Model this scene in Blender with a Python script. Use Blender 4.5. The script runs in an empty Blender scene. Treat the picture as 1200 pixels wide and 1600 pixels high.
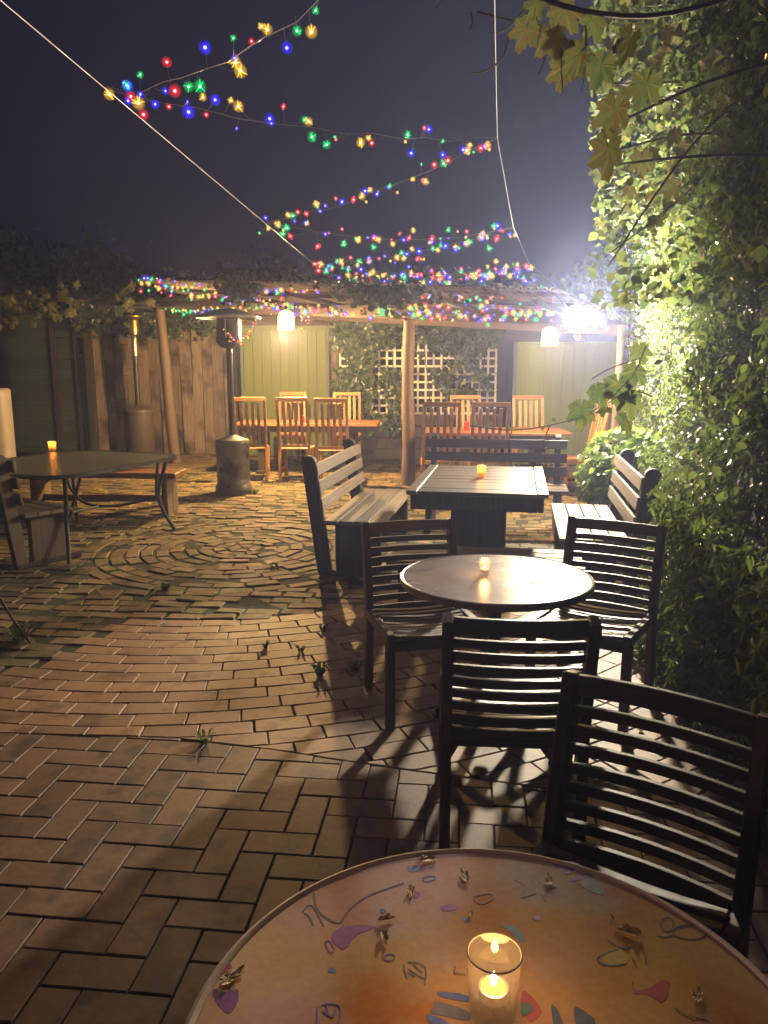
import bpy, bmesh, math, random
import numpy as np
from mathutils import Vector, Matrix, Euler

R = math.radians
rng = random.Random(7)
nr = np.random.default_rng(11)
sc = bpy.context.scene
COL = sc.collection

# ------------------------------------------------------------------ camera
CAM_H, FPX, HOR = 1.52, 1200.0, 575.0
PITCH = math.atan((800 - HOR) / FPX)
cam = bpy.data.cameras.new('camera')
cam.sensor_fit = 'VERTICAL'; cam.sensor_height = 24.0
cam.lens = 24.0 * FPX / 1600.0
cam.clip_start = 0.05; cam.clip_end = 500
camo = bpy.data.objects.new('camera', cam); COL.objects.link(camo)
camo.location = (0, 0, CAM_H); camo.rotation_euler = (R(90) - PITCH, 0, 0)
sc.camera = camo

# ------------------------------------------------------------------ night sky
world = bpy.data.worlds.new('World'); sc.world = world; world.use_nodes = True
wn = world.node_tree; wn.nodes.clear()
wo = wn.nodes.new('ShaderNodeOutputWorld'); wb = wn.nodes.new('ShaderNodeBackground')
wb.inputs[0].default_value = (0.26, 0.29, 1.0, 1); wb.inputs[1].default_value = 0.015
wn.links.new(wb.outputs[0], wo.inputs[0])

# ------------------------------------------------------------------ exposure / render
sc.view_settings.view_transform = 'Standard'; sc.view_settings.look = 'None'
sc.view_settings.gamma = 1.0; sc.view_settings.exposure = -0.12
sc.render.engine = 'CYCLES'
cy = sc.cycles
cy.use_denoising = True
cy.max_bounces = 4; cy.diffuse_bounces = 2; cy.glossy_bounces = 2; cy.transmission_bounces = 3
cy.transparent_max_bounces = 24; cy.volume_bounces = 0
cy.sample_clamp_indirect = 4.0; cy.sample_clamp_direct = 0.0
cy.caustics_reflective = False; cy.caustics_refractive = False
cy.use_light_tree = False

# light strengths (lit lamps, and fill added along the strands)
FLOOD_LE = 5600.0      # radiance of the floodlight lens
LAMP_W = (1050.0, 380.0)   # left and right pendant lamps
CANDLE_W = 2.4
STRING_FILL_W = 4.0          # unseen fill light added to one half of an overhead strand
HAZE_DENSITY = 0.0070

# ------------------------------------------------------------------ helpers
_c, _s = math.cos(PITCH), math.sin(PITCH)
def ray(x, y):
    u = (x - 600) / FPX; v = -(y - 800) / FPX
    return Vector((u, _c + v * _s, -_s + v * _c))
def atz(x, y, z=0.0):
    d = ray(x, y); t = (z - CAM_H) / d.z
    return Vector((d.x * t, d.y * t, z))
def aty(x, y, Y):
    d = ray(x, y); t = Y / d.y
    return Vector((d.x * t, Y, CAM_H + d.z * t))

class MB:
    def __init__(self): self.v = []; self.f = []; self.mi = []; self.cur = 0
    def add(self, vs, fs):
        b = len(self.v); self.v += [tuple(p) for p in vs]
        self.f += [tuple(i + b for i in q) for q in fs]; self.mi += [self.cur] * len(fs)
        return self
    def box(self, c, s, rot=None):
        hx, hy, hz = s[0] / 2, s[1] / 2, s[2] / 2
        vs = [Vector((x, y, z)) for z in (-hz, hz) for y in (-hy, hy) for x in (-hx, hx)]
        if rot is not None: vs = [rot @ p for p in vs]
        c = Vector(c)
        return self.add([p + c for p in vs], [(0, 2, 3, 1), (4, 5, 7, 6), (0, 1, 5, 4), (2, 6, 7, 3), (0, 4, 6, 2), (1, 3, 7, 5)])
    def bar(self, p0, p1, w, h, up=(0, 0, 1)):
        p0, p1 = Vector(p0), Vector(p1); d = (p1 - p0); L = d.length; d.normalize()
        up = Vector(up)
        if abs(d.dot(up)) > 0.98: up = Vector((0, 1, 0))
        sx = d.cross(up).normalized(); uz = sx.cross(d).normalized()
        m = Matrix((sx, d, uz)).transposed()
        return self.box((p0 + p1) / 2, (w, L, h), m)
    def sweep(self, pts, sect, up=(0, 0, 1), caps=True):
        """sweep a closed section [(a,b)] along pts"""
        pts = [Vector(p) for p in pts]; n = len(sect); up = Vector(up); vs = []
        for i, p in enumerate(pts):
            d = (pts[min(i + 1, len(pts) - 1)] - pts[max(i - 1, 0)]).normalized()
            u = up if abs(d.dot(up)) < 0.98 else Vector((0, 1, 0))
            sx = d.cross(u).normalized(); uz = sx.cross(d).normalized()
            vs += [p + sx * a + uz * b for a, b in sect]
        fs = []
        for i in range(len(pts) - 1):
            for k in range(n):
                fs.append((i * n + k, i * n + (k + 1) % n, (i + 1) * n + (k + 1) % n, (i + 1) * n + k))
        if caps:
            fs.append(tuple(range(n))[::-1]); fs.append(tuple((len(pts) - 1) * n + k for k in range(n)))
        return self.add(vs, fs)
    def flat(self, pts, w, h, up=(0, 0, 1)):
        return self.sweep(pts, [(-w / 2, -h / 2), (w / 2, -h / 2), (w / 2, h / 2), (-w / 2, h / 2)], up)
    def tube(self, pts, r, n=8):
        pts = [Vector(p) for p in pts]; rs = r if isinstance(r, (list, tuple)) else [r] * len(pts)
        vs = []; prev = None
        for i, p in enumerate(pts):
            d = (pts[min(i + 1, len(pts) - 1)] - pts[max(i - 1, 0)]).normalized()
            if prev is None:
                a = Vector((0, 0, 1)) if abs(d.z) < 0.9 else Vector((1, 0, 0))
                sx = d.cross(a).normalized()
            else:
                sx = (prev - d * prev.dot(d)).normalized()
            prev = sx; uz = sx.cross(d)
            vs += [p + (sx * math.cos(2 * math.pi * k / n) + uz * math.sin(2 * math.pi * k / n)) * rs[i] for k in range(n)]
        fs = []
        for i in range(len(pts) - 1):
            for k in range(n):
                fs.append((i * n + k, i * n + (k + 1) % n, (i + 1) * n + (k + 1) % n, (i + 1) * n + k))
        fs.append(tuple(range(n))[::-1]); fs.append(tuple((len(pts) - 1) * n + k for k in range(n)))
        return self.add(vs, fs)
    def lathe(self, prof, n=24, c=(0, 0, 0), rot=None):
        c = Vector(c); vs = []; fs = []
        for r, z in prof:
            for k in range(n):
                p = Vector((r * math.cos(2 * math.pi * k / n), r * math.sin(2 * math.pi * k / n), z))
                vs.append((rot @ p if rot is not None else p) + c)
        for i in range(len(prof) - 1):
            for k in range(n):
                fs.append((i * n + k, i * n + (k + 1) % n, (i + 1) * n + (k + 1) % n, (i + 1) * n + k))
        if prof[0][0] > 1e-4: fs.append(tuple(range(n))[::-1])
        if prof[-1][0] > 1e-4: fs.append(tuple((len(prof) - 1) * n + k for k in range(n)))
        return self.add(vs, fs)
    def prism(self, poly, z0, z1, cham=0.0):
        n = len(poly); cx = sum(p[0] for p in poly) / n; cyy = sum(p[1] for p in poly) / n
        vs = [(x, y, z0) for x, y in poly]; rings = 1
        if cham > 0:
            vs += [(x, y, z1 - cham) for x, y in poly]; rings += 1
            ins = inset(poly, cham)
            vs += [(x, y, z1) for x, y in ins]
        else:
            vs += [(x, y, z1) for x, y in poly]
        fs = []
        for r in range(rings):
            for k in range(n):
                fs.append((r * n + k, r * n + (k + 1) % n, (r + 1) * n + (k + 1) % n, (r + 1) * n + k))
        fs.append(tuple(rings * n + k for k in range(n)))
        return self.add(vs, fs)
    def mesh(self, name, mats, bevel=0, smooth=False):
        me = bpy.data.meshes.new(name); me.from_pydata(self.v, [], self.f); me.update()
        for m in (mats if isinstance(mats, (list, tuple)) else [mats]): me.materials.append(m)
        if any(self.mi): me.polygons.foreach_set('material_index', self.mi)
        if bevel or smooth:
            bm = bmesh.new(); bm.from_mesh(me)
            bmesh.ops.recalc_face_normals(bm, faces=bm.faces)
            if bevel:
                ed = [e for e in bm.edges if len(e.link_faces) == 2 and e.calc_face_angle(0) > 0.5]
                bmesh.ops.bevel(bm, geom=ed, offset=bevel, segments=1, affect='EDGES', profile=0.5, clamp_overlap=True)
            if smooth:
                for fc in bm.faces: fc.smooth = True
                for e in bm.edges:
                    if len(e.link_faces) == 2 and e.calc_face_angle(0) > R(42): e.smooth = False
            bm.to_mesh(me); bm.free()
        return me
    def build(self, name, mats, parent=None, bevel=0, smooth=False):
        return link(name, self.mesh(name, mats, bevel, smooth), parent)

def inset(poly, d):
    n = len(poly); out = []
    for i in range(n):
        p0, p1, p2 = Vector(poly[i - 1]), Vector(poly[i]), Vector(poly[(i + 1) % n])
        e1, e2 = (p1 - p0), (p2 - p1)
        if e1.length < 1e-6 or e2.length < 1e-6: out.append(tuple(p1)); continue
        e1.normalize(); e2.normalize()
        n1, n2 = Vector((-e1.y, e1.x)), Vector((-e2.y, e2.x))
        b = n1 + n2; q = 1 + n1.dot(n2)
        out.append(tuple(p1 + b * (d / max(q, 0.4))))
    return out
def area(poly): return sum(poly[i - 1][0] * p[1] - p[0] * poly[i - 1][1] for i, p in enumerate(poly)) / 2
def clip(poly, p0, p1):
    """keep the left side of p0->p1"""
    out = []; ax, ay = p0; dx, dy = p1[0] - ax, p1[1] - ay
    sd = lambda p: dx * (p[1] - ay) - dy * (p[0] - ax)
    for i, p in enumerate(poly):
        a, b = poly[i - 1], p; sa, sb = sd(a), sd(b)
        if (sa >= 0) != (sb >= 0):
            t = sa / (sa - sb); out.append((a[0] + (b[0] - a[0]) * t, a[1] + (b[1] - a[1]) * t))
        if sb >= 0: out.append(p)
    return out
def link(name, me, parent=None, loc=None, rot=None):
    o = bpy.data.objects.new(name, me); COL.objects.link(o)
    if parent is not None: o.parent = parent
    if loc is not None: o.location = loc
    if rot is not None: o.rotation_euler = rot
    return o
def tag(o, label=None, cat=None, group=None, kind=None):
    if label: o['label'] = label
    if cat: o['category'] = cat
    if group: o['group'] = group
    if kind: o['kind'] = kind
    return o
def thing(name, label, cat, loc=(0, 0, 0), rz=0.0, group=None):
    o = bpy.data.objects.new(name, None); COL.objects.link(o)
    o.location = loc; o.rotation_euler = (0, 0, rz); o.empty_display_size = 0.1
    return tag(o, label, cat, group, 'thing')
def poly_at(pts, t):
    """point at t in 0..1 by length on a polyline of vectors"""
    L = [0]
    for a, b in zip(pts, pts[1:]): L.append(L[-1] + (b - a).length)
    s = t * L[-1]
    for i in range(len(pts) - 1):
        if s <= L[i + 1] or i == len(pts) - 2:
            k = (s - L[i]) / max(L[i + 1] - L[i], 1e-9); return pts[i].lerp(pts[i + 1], k)

# ------------------------------------------------------------------ materials
def newmat(name):
    m = bpy.data.materials.new(name); m.use_nodes = True
    nt = m.node_tree; nt.nodes.clear()
    out = nt.nodes.new('ShaderNodeOutputMaterial')
    return m, nt, out
def N(nt, t, **kw):
    n = nt.nodes.new(t)
    for k, v in kw.items():
        if k.startswith('i_'): n.inputs[k[2:].replace('_', ' ')].default_value = v
        else: setattr(n, k, v)
    return n
def rgb(c): return (c[0], c[1], c[2], 1)
def rnd_node(nt):
    oi = N(nt, 'ShaderNodeObjectInfo'); at = N(nt, 'ShaderNodeAttribute', attribute_name='rnd')
    ad = N(nt, 'ShaderNodeMath', operation='ADD'); fr = N(nt, 'ShaderNodeMath', operation='FRACT')
    nt.links.new(oi.outputs['Random'], ad.inputs[0]); nt.links.new(at.outputs['Fac'], ad.inputs[1])
    nt.links.new(ad.outputs[0], fr.inputs[0]); return fr.outputs[0]
def surf(name, c1, c2, scale=(6, 6, 6), rough=0.6, rough_var=0.15, bump=0.2, bump_d=0.003, rnd=0.25, metal=0.0, spec=0.5,
         coat=0.0, detail=6, c3=None, c3_scale=3.0, c3_amt=0.5, wear=None):
    m, nt, out = newmat(name); L = nt.links.new
    tc = N(nt, 'ShaderNodeTexCoord'); r = rnd_node(nt)
    off = N(nt, 'ShaderNodeVectorMath', operation='SCALE'); off.inputs[0].default_value = (17.3, 31.1, 53.7); L(r, off.inputs['Scale'])
    add = N(nt, 'ShaderNodeVectorMath', operation='ADD'); L(tc.outputs['Object'], add.inputs[0]); L(off.outputs[0], add.inputs[1])
    mp = N(nt, 'ShaderNodeMapping'); mp.inputs['Scale'].default_value = scale; L(add.outputs[0], mp.inputs[0])
    nz = N(nt, 'ShaderNodeTexNoise'); nz.inputs['Scale'].default_value = 1.0; nz.inputs['Detail'].default_value = detail; nz.inputs['Roughness'].default_value = 0.65
    L(mp.outputs[0], nz.inputs['Vector'])
    cr = N(nt, 'ShaderNodeValToRGB'); cr.color_ramp.elements[0].position = 0.3; cr.color_ramp.elements[1].position = 0.7
    cr.color_ramp.elements[0].color = rgb(c1); cr.color_ramp.elements[1].color = rgb(c2); L(nz.outputs['Fac'], cr.inputs[0])
    col = cr.outputs[0]
    if c3:
        n3 = N(nt, 'ShaderNodeTexNoise'); n3.inputs['Scale'].default_value = c3_scale; n3.inputs['Detail'].default_value = 5
        L(add.outputs[0] if c3_scale > 0 else tc.outputs['Object'], n3.inputs['Vector'])
        rm = N(nt, 'ShaderNodeValToRGB'); rm.color_ramp.elements[0].position = 0.62 - c3_amt * 0.35; rm.color_ramp.elements[1].position = 0.74 - c3_amt * 0.25
        L(n3.outputs['Fac'], rm.inputs[0])
        mx = N(nt, 'ShaderNodeMixRGB'); L(rm.outputs[0], mx.inputs[0]); L(col, mx.inputs[1]); mx.inputs[2].default_value = rgb(c3); col = mx.outputs[0]
    hv = N(nt, 'ShaderNodeMapRange'); hv.inputs['To Min'].default_value = 1 - rnd; hv.inputs['To Max'].default_value = 1 + rnd; L(r, hv.inputs['Value'])
    ml = N(nt, 'ShaderNodeVectorMath', operation='SCALE'); L(col, ml.inputs[0]); L(hv.outputs[0], ml.inputs['Scale'])
    p = N(nt, 'ShaderNodeBsdfPrincipled'); L(ml.outputs[0], p.inputs['Base Color'])
    p.inputs['Metallic'].default_value = metal; p.inputs['Specular IOR Level'].default_value = spec
    if coat: p.inputs['Coat Weight'].default_value = coat; p.inputs['Coat Roughness'].default_value = 0.12
    rr = N(nt, 'ShaderNodeMapRange'); rr.inputs['To Min'].default_value = max(rough - rough_var, 0.03); rr.inputs['To Max'].default_value = min(rough + rough_var, 1); L(nz.outputs['Fac'], rr.inputs['Value'])
    L(rr.outputs[0], p.inputs['Roughness'])
    if bump:
        bp = N(nt, 'ShaderNodeBump'); bp.inputs['Strength'].default_value = bump; bp.inputs['Distance'].default_value = bump_d
        L(nz.outputs['Fac'], bp.inputs['Height']); L(bp.outputs[0], p.inputs['Normal'])
    L(p.outputs[0], out.inputs[0]); return m
def wood(name, c1, c2, axis='x', rough=0.6, rnd=0.25, fine=60, bump=0.35, **kw):
    s = [fine, fine, fine]; s['xyz'.index(axis)] = fine / 22
    return surf(name, c1, c2, tuple(s), rough, 0.12, bump, 0.002, rnd, **kw)
def emit(name, col, strength, sampling='AUTO', transp=0.0):
    m, nt, out = newmat(name)
    e = N(nt, 'ShaderNodeEmission'); e.inputs[0].default_value = rgb(col); e.inputs[1].default_value = strength
    if transp:
        t = N(nt, 'ShaderNodeBsdfTransparent'); a = N(nt, 'ShaderNodeMixShader'); a.inputs[0].default_value = 1 - transp
        nt.links.new(t.outputs[0], a.inputs[1]); nt.links.new(e.outputs[0], a.inputs[2]); nt.links.new(a.outputs[0], out.inputs[0])
    else: nt.links.new(e.outputs[0], out.inputs[0])
    m.cycles.emission_sampling = sampling
    return m
def leafmat(name, c1, c2, rough=0.4, trans=0.35, spec=0.5, blotch=None):
    m, nt, out = newmat(name); L = nt.links.new; r = rnd_node(nt)
    cr = N(nt, 'ShaderNodeValToRGB'); cr.color_ramp.elements[0].color = rgb(c1); cr.color_ramp.elements[1].color = rgb(c2); L(r, cr.inputs[0])
    col = cr.outputs[0]
    if blotch:   # browned patches and radiating veins
        tc = N(nt, 'ShaderNodeTexCoord'); nz = N(nt, 'ShaderNodeTexNoise'); nz.inputs['Scale'].default_value = 3.2; nz.inputs['Detail'].default_value = 5
        of = N(nt, 'ShaderNodeVectorMath', operation='SCALE'); of.inputs[0].default_value = (7.3, 3.1, 5.7); L(r, of.inputs['Scale']); ad = N(nt, 'ShaderNodeVectorMath', operation='ADD'); L(tc.outputs['Object'], ad.inputs[0]); L(of.outputs[0], ad.inputs[1]); L(ad.outputs[0], nz.inputs['Vector'])
        rp_ = N(nt, 'ShaderNodeValToRGB'); rp_.color_ramp.elements[0].position = .45; rp_.color_ramp.elements[1].position = .72; L(nz.outputs['Fac'], rp_.inputs[0])
        mx = N(nt, 'ShaderNodeMixRGB'); L(rp_.outputs[0], mx.inputs[0]); L(col, mx.inputs[1]); mx.inputs[2].default_value = rgb(blotch)
        gr = N(nt, 'ShaderNodeTexGradient', gradient_type='RADIAL'); L(tc.outputs['Object'], gr.inputs[0])
        m7 = N(nt, 'ShaderNodeMath', operation='MULTIPLY'); L(gr.outputs['Fac'], m7.inputs[0]); m7.inputs[1].default_value = 7.0
        pp_ = N(nt, 'ShaderNodeMath', operation='PINGPONG'); L(m7.outputs[0], pp_.inputs[0]); pp_.inputs[1].default_value = .5
        vr = N(nt, 'ShaderNodeMapRange'); vr.inputs['From Max'].default_value = .05; vr.inputs['To Min'].default_value = 1.7; vr.inputs['To Max'].default_value = 1.0; L(pp_.outputs[0], vr.inputs['Value'])
        sv_ = N(nt, 'ShaderNodeVectorMath', operation='SCALE'); L(mx.outputs[0], sv_.inputs[0]); L(vr.outputs[0], sv_.inputs['Scale']); col = sv_.outputs[0]
    p = N(nt, 'ShaderNodeBsdfPrincipled'); L(col, p.inputs['Base Color']); p.inputs['Roughness'].default_value = rough
    p.inputs['Specular IOR Level'].default_value = spec
    t = N(nt, 'ShaderNodeBsdfTranslucent'); L(col, t.inputs[0])
    mx = N(nt, 'ShaderNodeMixShader'); mx.inputs[0].default_value = trans; L(p.outputs[0], mx.inputs[1]); L(t.outputs[0], mx.inputs[2]); L(mx.outputs[0], out.inputs[0])
    return m
def thin_glass(name, col=(1, 1, 1), rough=0.03, smudge=.035):
    m, nt, out = newmat(name); L = nt.links.new
    lw_ = N(nt, 'ShaderNodeLayerWeight'); lw_.inputs[0].default_value = .5
    pw = N(nt, 'ShaderNodeMath', operation='POWER'); L(lw_.outputs['Facing'], pw.inputs[0]); pw.inputs[1].default_value = 3.5
    fr = N(nt, 'ShaderNodeMath', operation='MULTIPLY_ADD'); L(pw.outputs[0], fr.inputs[0]); fr.inputs[1].default_value = .55; fr.inputs[2].default_value = .04
    tl = N(nt, 'ShaderNodeBsdfTranslucent'); tl.inputs[0].default_value = rgb(col); df = N(nt, 'ShaderNodeBsdfDiffuse'); df.inputs[0].default_value = rgb(col)
    ha = N(nt, 'ShaderNodeMixShader'); ha.inputs[0].default_value = .5; L(tl.outputs[0], ha.inputs[1]); L(df.outputs[0], ha.inputs[2])
    tt_ = N(nt, 'ShaderNodeMixShader'); tt_.inputs[0].default_value = smudge; L(ha.outputs[0], tt_.inputs[2])
    t = N(nt, 'ShaderNodeBsdfTransparent'); t.inputs[0].default_value = rgb(col)
    gl = N(nt, 'ShaderNodeBsdfGlossy'); gl.inputs['Roughness'].default_value = rough
    mx = N(nt, 'ShaderNodeMixShader'); L(t.outputs[0], tt_.inputs[1]); L(fr.outputs[0], mx.inputs[0]); L(tt_.outputs[0], mx.inputs[1]); L(gl.outputs[0], mx.inputs[2]); L(mx.outputs[0], out.inputs[0])
    return m

M = {}
M['soil'] = surf('soil', (.020, .016, .010), (.050, .040, .026), (9, 9, 9), .95, .05, .8, .02, 0)
M['joint'] = surf('joint_sand', (.022, .018, .014), (.060, .048, .036), (30, 30, 30), .95, .05, .6, .006, 0)
M['mossjoint'] = surf('mossy_joint', (.012, .014, .005), (.045, .050, .016), (22, 22, 22), .95, .05, .9, .01, 0)
M['paver'] = surf('clay_paver', (.155, .084, .045), (.235, .132, .075), (45, 45, 45), .62, .14, .45, .002, .26, c3=(.09, .055, .036), c3_scale=9, c3_amt=.35)
M['pink'] = surf('pink_clay_paver', (.25, .145, .078), (.34, .205, .115), (45, 45, 45), .60, .14, .45, .002, .22, c3=(.15, .085, .05), c3_scale=8, c3_amt=.3)
M['old'] = surf('old_mossy_brick', (.13, .085, .045), (.27, .17, .085), (26, 26, 26), .75, .15, .8, .005, .40, c3=(.105, .100, .026), c3_scale=7, c3_amt=.55)
M['garden_x'] = wood('dark_oiled_wood_x', (.034, .019, .011), (.085, .050, .029), 'x', .45, coat=.15)
M['garden_y'] = wood('dark_oiled_wood_y', (.034, .019, .011), (.085, .050, .029), 'y', .45, coat=.15)
M['garden_z'] = wood('dark_oiled_wood_z', (.034, .019, .011), (.085, .050, .029), 'z', .45, coat=.15)
M['seat_x'] = wood('worn_seat_wood_x', (.06, .038, .024), (.15, .10, .065), 'x', .45)
M['grey_x'] = wood('weathered_grey_wood_x', (.10, .072, .046), (.23, .175, .118), 'x', .7)
M['dark_end'] = wood('dark_shaded_timber', (.022, .016, .012), (.060, .044, .032), 'z', .7)  # unlit tone of the bench ends put into the colour; other dark timber too
M['ttop_x'] = wood('table_slat_wood_x', (.045, .034, .026), (.115, .088, .066), 'x', .38)
M['ttop_y'] = wood('table_slat_wood_y', (.055, .042, .032), (.135, .105, .08), 'y', .38)
M['teak_z'] = wood('orange_teak_z', (.33, .155, .050), (.52, .265, .095), 'z', .45)
M['teak_x'] = wood('orange_teak_x', (.33, .155, .050), (.52, .265, .095), 'x', .45)
M['brownbench'] = wood('brown_bench_wood', (.16, .065, .025), (.27, .115, .045), 'x', .5)
M['pale'] = wood('weathered_paling', (.11, .082, .058), (.27, .21, .155), 'z', .85, rnd=.3, fine=45, bump=.8, c3=(.04, .030, .022), c3_scale=2.2, c3_amt=.45)
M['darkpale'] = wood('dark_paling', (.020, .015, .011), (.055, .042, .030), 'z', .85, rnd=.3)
M['lime'] = wood('lime_green_paint', (.085, .115, .012), (.125, .155, .020), 'z', .6, rnd=.07, fine=30, bump=.1)
M['sage'] = wood('sage_green_paint', (.14, .20, .035), (.185, .25, .05), 'z', .6, rnd=.07, fine=30, bump=.1)
M['trim'] = wood('grey_blue_trim', (.05, .075, .065), (.085, .115, .10), 'z', .6)
M['board'] = wood('dark_green_weatherboard', (.035, .062, .030), (.065, .100, .050), 'x', .6, rnd=.15, fine=30)
M['log'] = wood('debarked_log', (.085, .058, .040), (.19, .13, .085), 'z', .65, fine=40)
M['beam'] = wood('rough_dark_beam', (.030, .020, .014), (.075, .052, .036), 'x', .85)
M['lattice'] = surf('white_lattice_paint', (.55, .56, .50), (.72, .72, .66), (30, 30, 30), .7, .1, .1, .001, .1)
M['iron'] = surf('corrugated_iron', (.42, .35, .27), (.62, .53, .42), (3, 8, 3), .5, .15, .1, .002, .1, metal=.1, c3=(.18, .085, .04), c3_scale=2, c3_amt=.4)
M['steel'] = surf('brushed_steel', (.38, .36, .33), (.52, .50, .46), (8, 8, 60), .32, .08, .05, .001, 0, metal=1)
M['greysteel'] = surf('grey_painted_steel', (.14, .14, .135), (.20, .20, .19), (5, 5, 5), .42, .1, .05, .001, 0, metal=.5, c3=(.05, .035, .025), c3_scale=4, c3_amt=.3)
M['darksteel'] = surf('dark_painted_steel', (.014, .013, .013), (.030, .028, .027), (12, 12, 12), .45, .1, .05, .001, 0, metal=.3)
M['brass'] = surf('brassy_burner', (.34, .22, .09), (.45, .30, .13), (12, 12, 12), .42, .08, .05, .001, 0, metal=1)
M['hood'] = surf('aluminium_hood', (.45, .48, .56), (.58, .61, .70), (6, 6, 6), .45, .08, .04, .001, 0, metal=.35)
M['framemetal'] = surf('bronze_table_frame', (.030, .034, .032), (.055, .060, .055), (10, 10, 10), .4, .1, .05, .001, 0, metal=.4)
M['rim'] = surf('highlit_table_rim', (.60, .47, .36), (.72, .58, .45), (20, 20, 20), .16, .08, .03, .001, 0, metal=.25)  # reflected rim highlight put into a paler base colour
M['lit_end_z'] = wood('lit_bench_end', (.10, .070, .045), (.21, .155, .105), 'z', .7)  # lighter copy of the bench-end wood, with its lit tone put in
M['rimdark'] = surf('dull_table_rim', (.20, .17, .15), (.32, .28, .25), (20, 20, 20), .3, .08, .03, .001, 0, metal=.6)
M['laminate'] = surf('dull_laminate_top', (.17, .145, .135), (.24, .205, .19), (5, 5, 5), .26, .06, .02, .0006, 0, spec=.5, c3=(.12, .10, .09), c3_scale=7, c3_amt=.3)
M['whitetank'] = surf('off_white_enamel', (.40, .36, .33), (.50, .46, .42), (4, 4, 4), .4, .1, .03, .001, 0)
M['ink'] = surf('dark_print', (.03, .03, .03), (.05, .05, .05), (4, 4, 4), .5, .1, 0, 0, 0)
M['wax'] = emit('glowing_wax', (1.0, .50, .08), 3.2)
M['flame'] = emit('candle_flame', (1.0, .72, .30), 45.0)
M['flamehalo'] = emit('flame_outer', (1.0, .52, .10), 6.0, transp=.35)
M['tin'] = surf('tealight_tin', (.6, .6, .6), (.7, .7, .7), (9, 9, 9), .3, .05, 0, 0, 0, metal=1)
M['glass'] = thin_glass('clear_glass', (.97, .95, .92))
M['amberglass'] = thin_glass('amber_glass', (.98, .74, .36), smudge=.3)
M['redglass'] = thin_glass('red_glass', (.95, .10, .06), smudge=.4)
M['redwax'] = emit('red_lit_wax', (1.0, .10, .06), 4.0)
M['shade'] = emit('lit_lamp_shade', (1.0, .60, .17), 8.0)
M['bulbw'] = emit('lamp_bulb', (1.0, .80, .48), 30.0)
M['floodlens'] = emit('floodlight_lens', (1.0, .87, .66), FLOOD_LE)
M['wire'] = surf('pale_wire', (.42, .40, .38), (.55, .53, .50), (9, 9, 9), .45, .1, 0, 0, 0)
M['cable'] = surf('clear_light_cable', (.25, .24, .22), (.36, .34, .32), (9, 9, 9), .35, .1, 0, 0, 0)
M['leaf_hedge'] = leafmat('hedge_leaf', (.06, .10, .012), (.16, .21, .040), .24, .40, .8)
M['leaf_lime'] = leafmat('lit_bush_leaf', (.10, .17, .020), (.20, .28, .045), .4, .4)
M['leaf_ivy'] = leafmat('ivy_leaf', (.022, .045, .012), (.090, .120, .050), .32, .2, .6)
M['leaf_dark'] = leafmat('tree_leaf', (.012, .018, .008), (.030, .040, .016), .6, .1)
M['leaf_vine'] = leafmat('vine_leaf', (.085, .11, .03), (.17, .17, .055), .5, .45, blotch=(.16, .10, .035))
M['leaf_vine_g'] = leafmat('vine_leaf_green', (.06, .10, .03), (.13, .18, .05), .5, .5, blotch=(.14, .13, .03))
M['leaf_weed'] = leafmat('weed_leaf', (.07, .11, .02), (.15, .20, .045), .5, .55)
M['stem'] = surf('vine_stem', (.05, .035, .022), (.12, .085, .055), (40, 40, 40), .8, .1, .3, .002, 0)
M['bark'] = surf('bark', (.030, .022, .015), (.080, .058, .040), (14, 14, 4), .9, .05, .6, .01, 0)
M['dead'] = surf('dry_leaf', (.22, .12, .045), (.46, .30, .14), (50, 50, 50), .6, .1, .3, .002, .3)

# ------------------------------------------------------------------ numpy leaf clouds
def leaf_cloud(name, pos, nrm, size, mat, parent=None, width=0.30, fold=0.12, droop=0.35, rs=None):
    """many real leaves (folded ovate blades) as one mesh"""
    rs = rs or nr; n = len(pos)
    if n == 0: return None
    nrm = nrm / np.linalg.norm(nrm, axis=1, keepdims=True)
    t = rs.normal(size=(n, 3)); t[:, 2] -= droop * 2
    t -= nrm * (t * nrm).sum(1, keepdims=True); t /= np.linalg.norm(t, axis=1, keepdims=True) + 1e-9
    b = np.cross(nrm, t)
    s = (size * (0.6 + 0.8 * rs.random(n)))[:, None] if np.isscalar(size) else size[:, None]
    w = s * width * (0.8 + .5 * rs.random((n, 1)))
    cur = rs.random((n, 1)) * 2
    def P(u, w_, up): return pos + t * (s * u) + b * (w * w_) + nrm * (s * (fold * abs(w_) * up - fold * cur * max(u, 0) ** 2 * 3))
    V = np.stack([P(-.5, 0, 0), P(-.28, .70, 1), P(.02, 1.0, 1), P(.28, .62, 1), P(.5, 0, 0), P(.28, -.62, 1), P(.02, -1.0, 1), P(-.28, -.70, 1), P(-.15, 0, 0), P(.2, 0, 0)], 1).reshape(-1, 3)
    k = np.arange(n)[:, None, None] * 10
    T = np.array([[0, 8, 1], [1, 8, 2], [2, 8, 9], [2, 9, 3], [3, 9, 4], [4, 9, 5], [5, 9, 6], [6, 9, 8], [6, 8, 7], [7, 8, 0]])[None]
    F = (k + T).reshape(-1, 3)
    me = bpy.data.meshes.new(name); me.vertices.add(len(V)); me.vertices.foreach_set('co', V.astype(np.float32).ravel())
    me.loops.add(F.size); me.loops.foreach_set('vertex_index', F.astype(np.int32).ravel())
    me.polygons.add(len(F)); me.polygons.foreach_set('loop_start', np.arange(0, F.size, 3, dtype=np.int32))
    at = me.attributes.new('rnd', 'FLOAT', 'FACE'); at.data.foreach_set('value', np.repeat(rs.random(n), 10).astype(np.float32))
    me.polygons.foreach_set('use_smooth', np.ones(len(F), dtype=bool))
    me.update(calc_edges=True); me.validate(); me.materials.append(mat)
    return link(name, me, parent)
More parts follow.
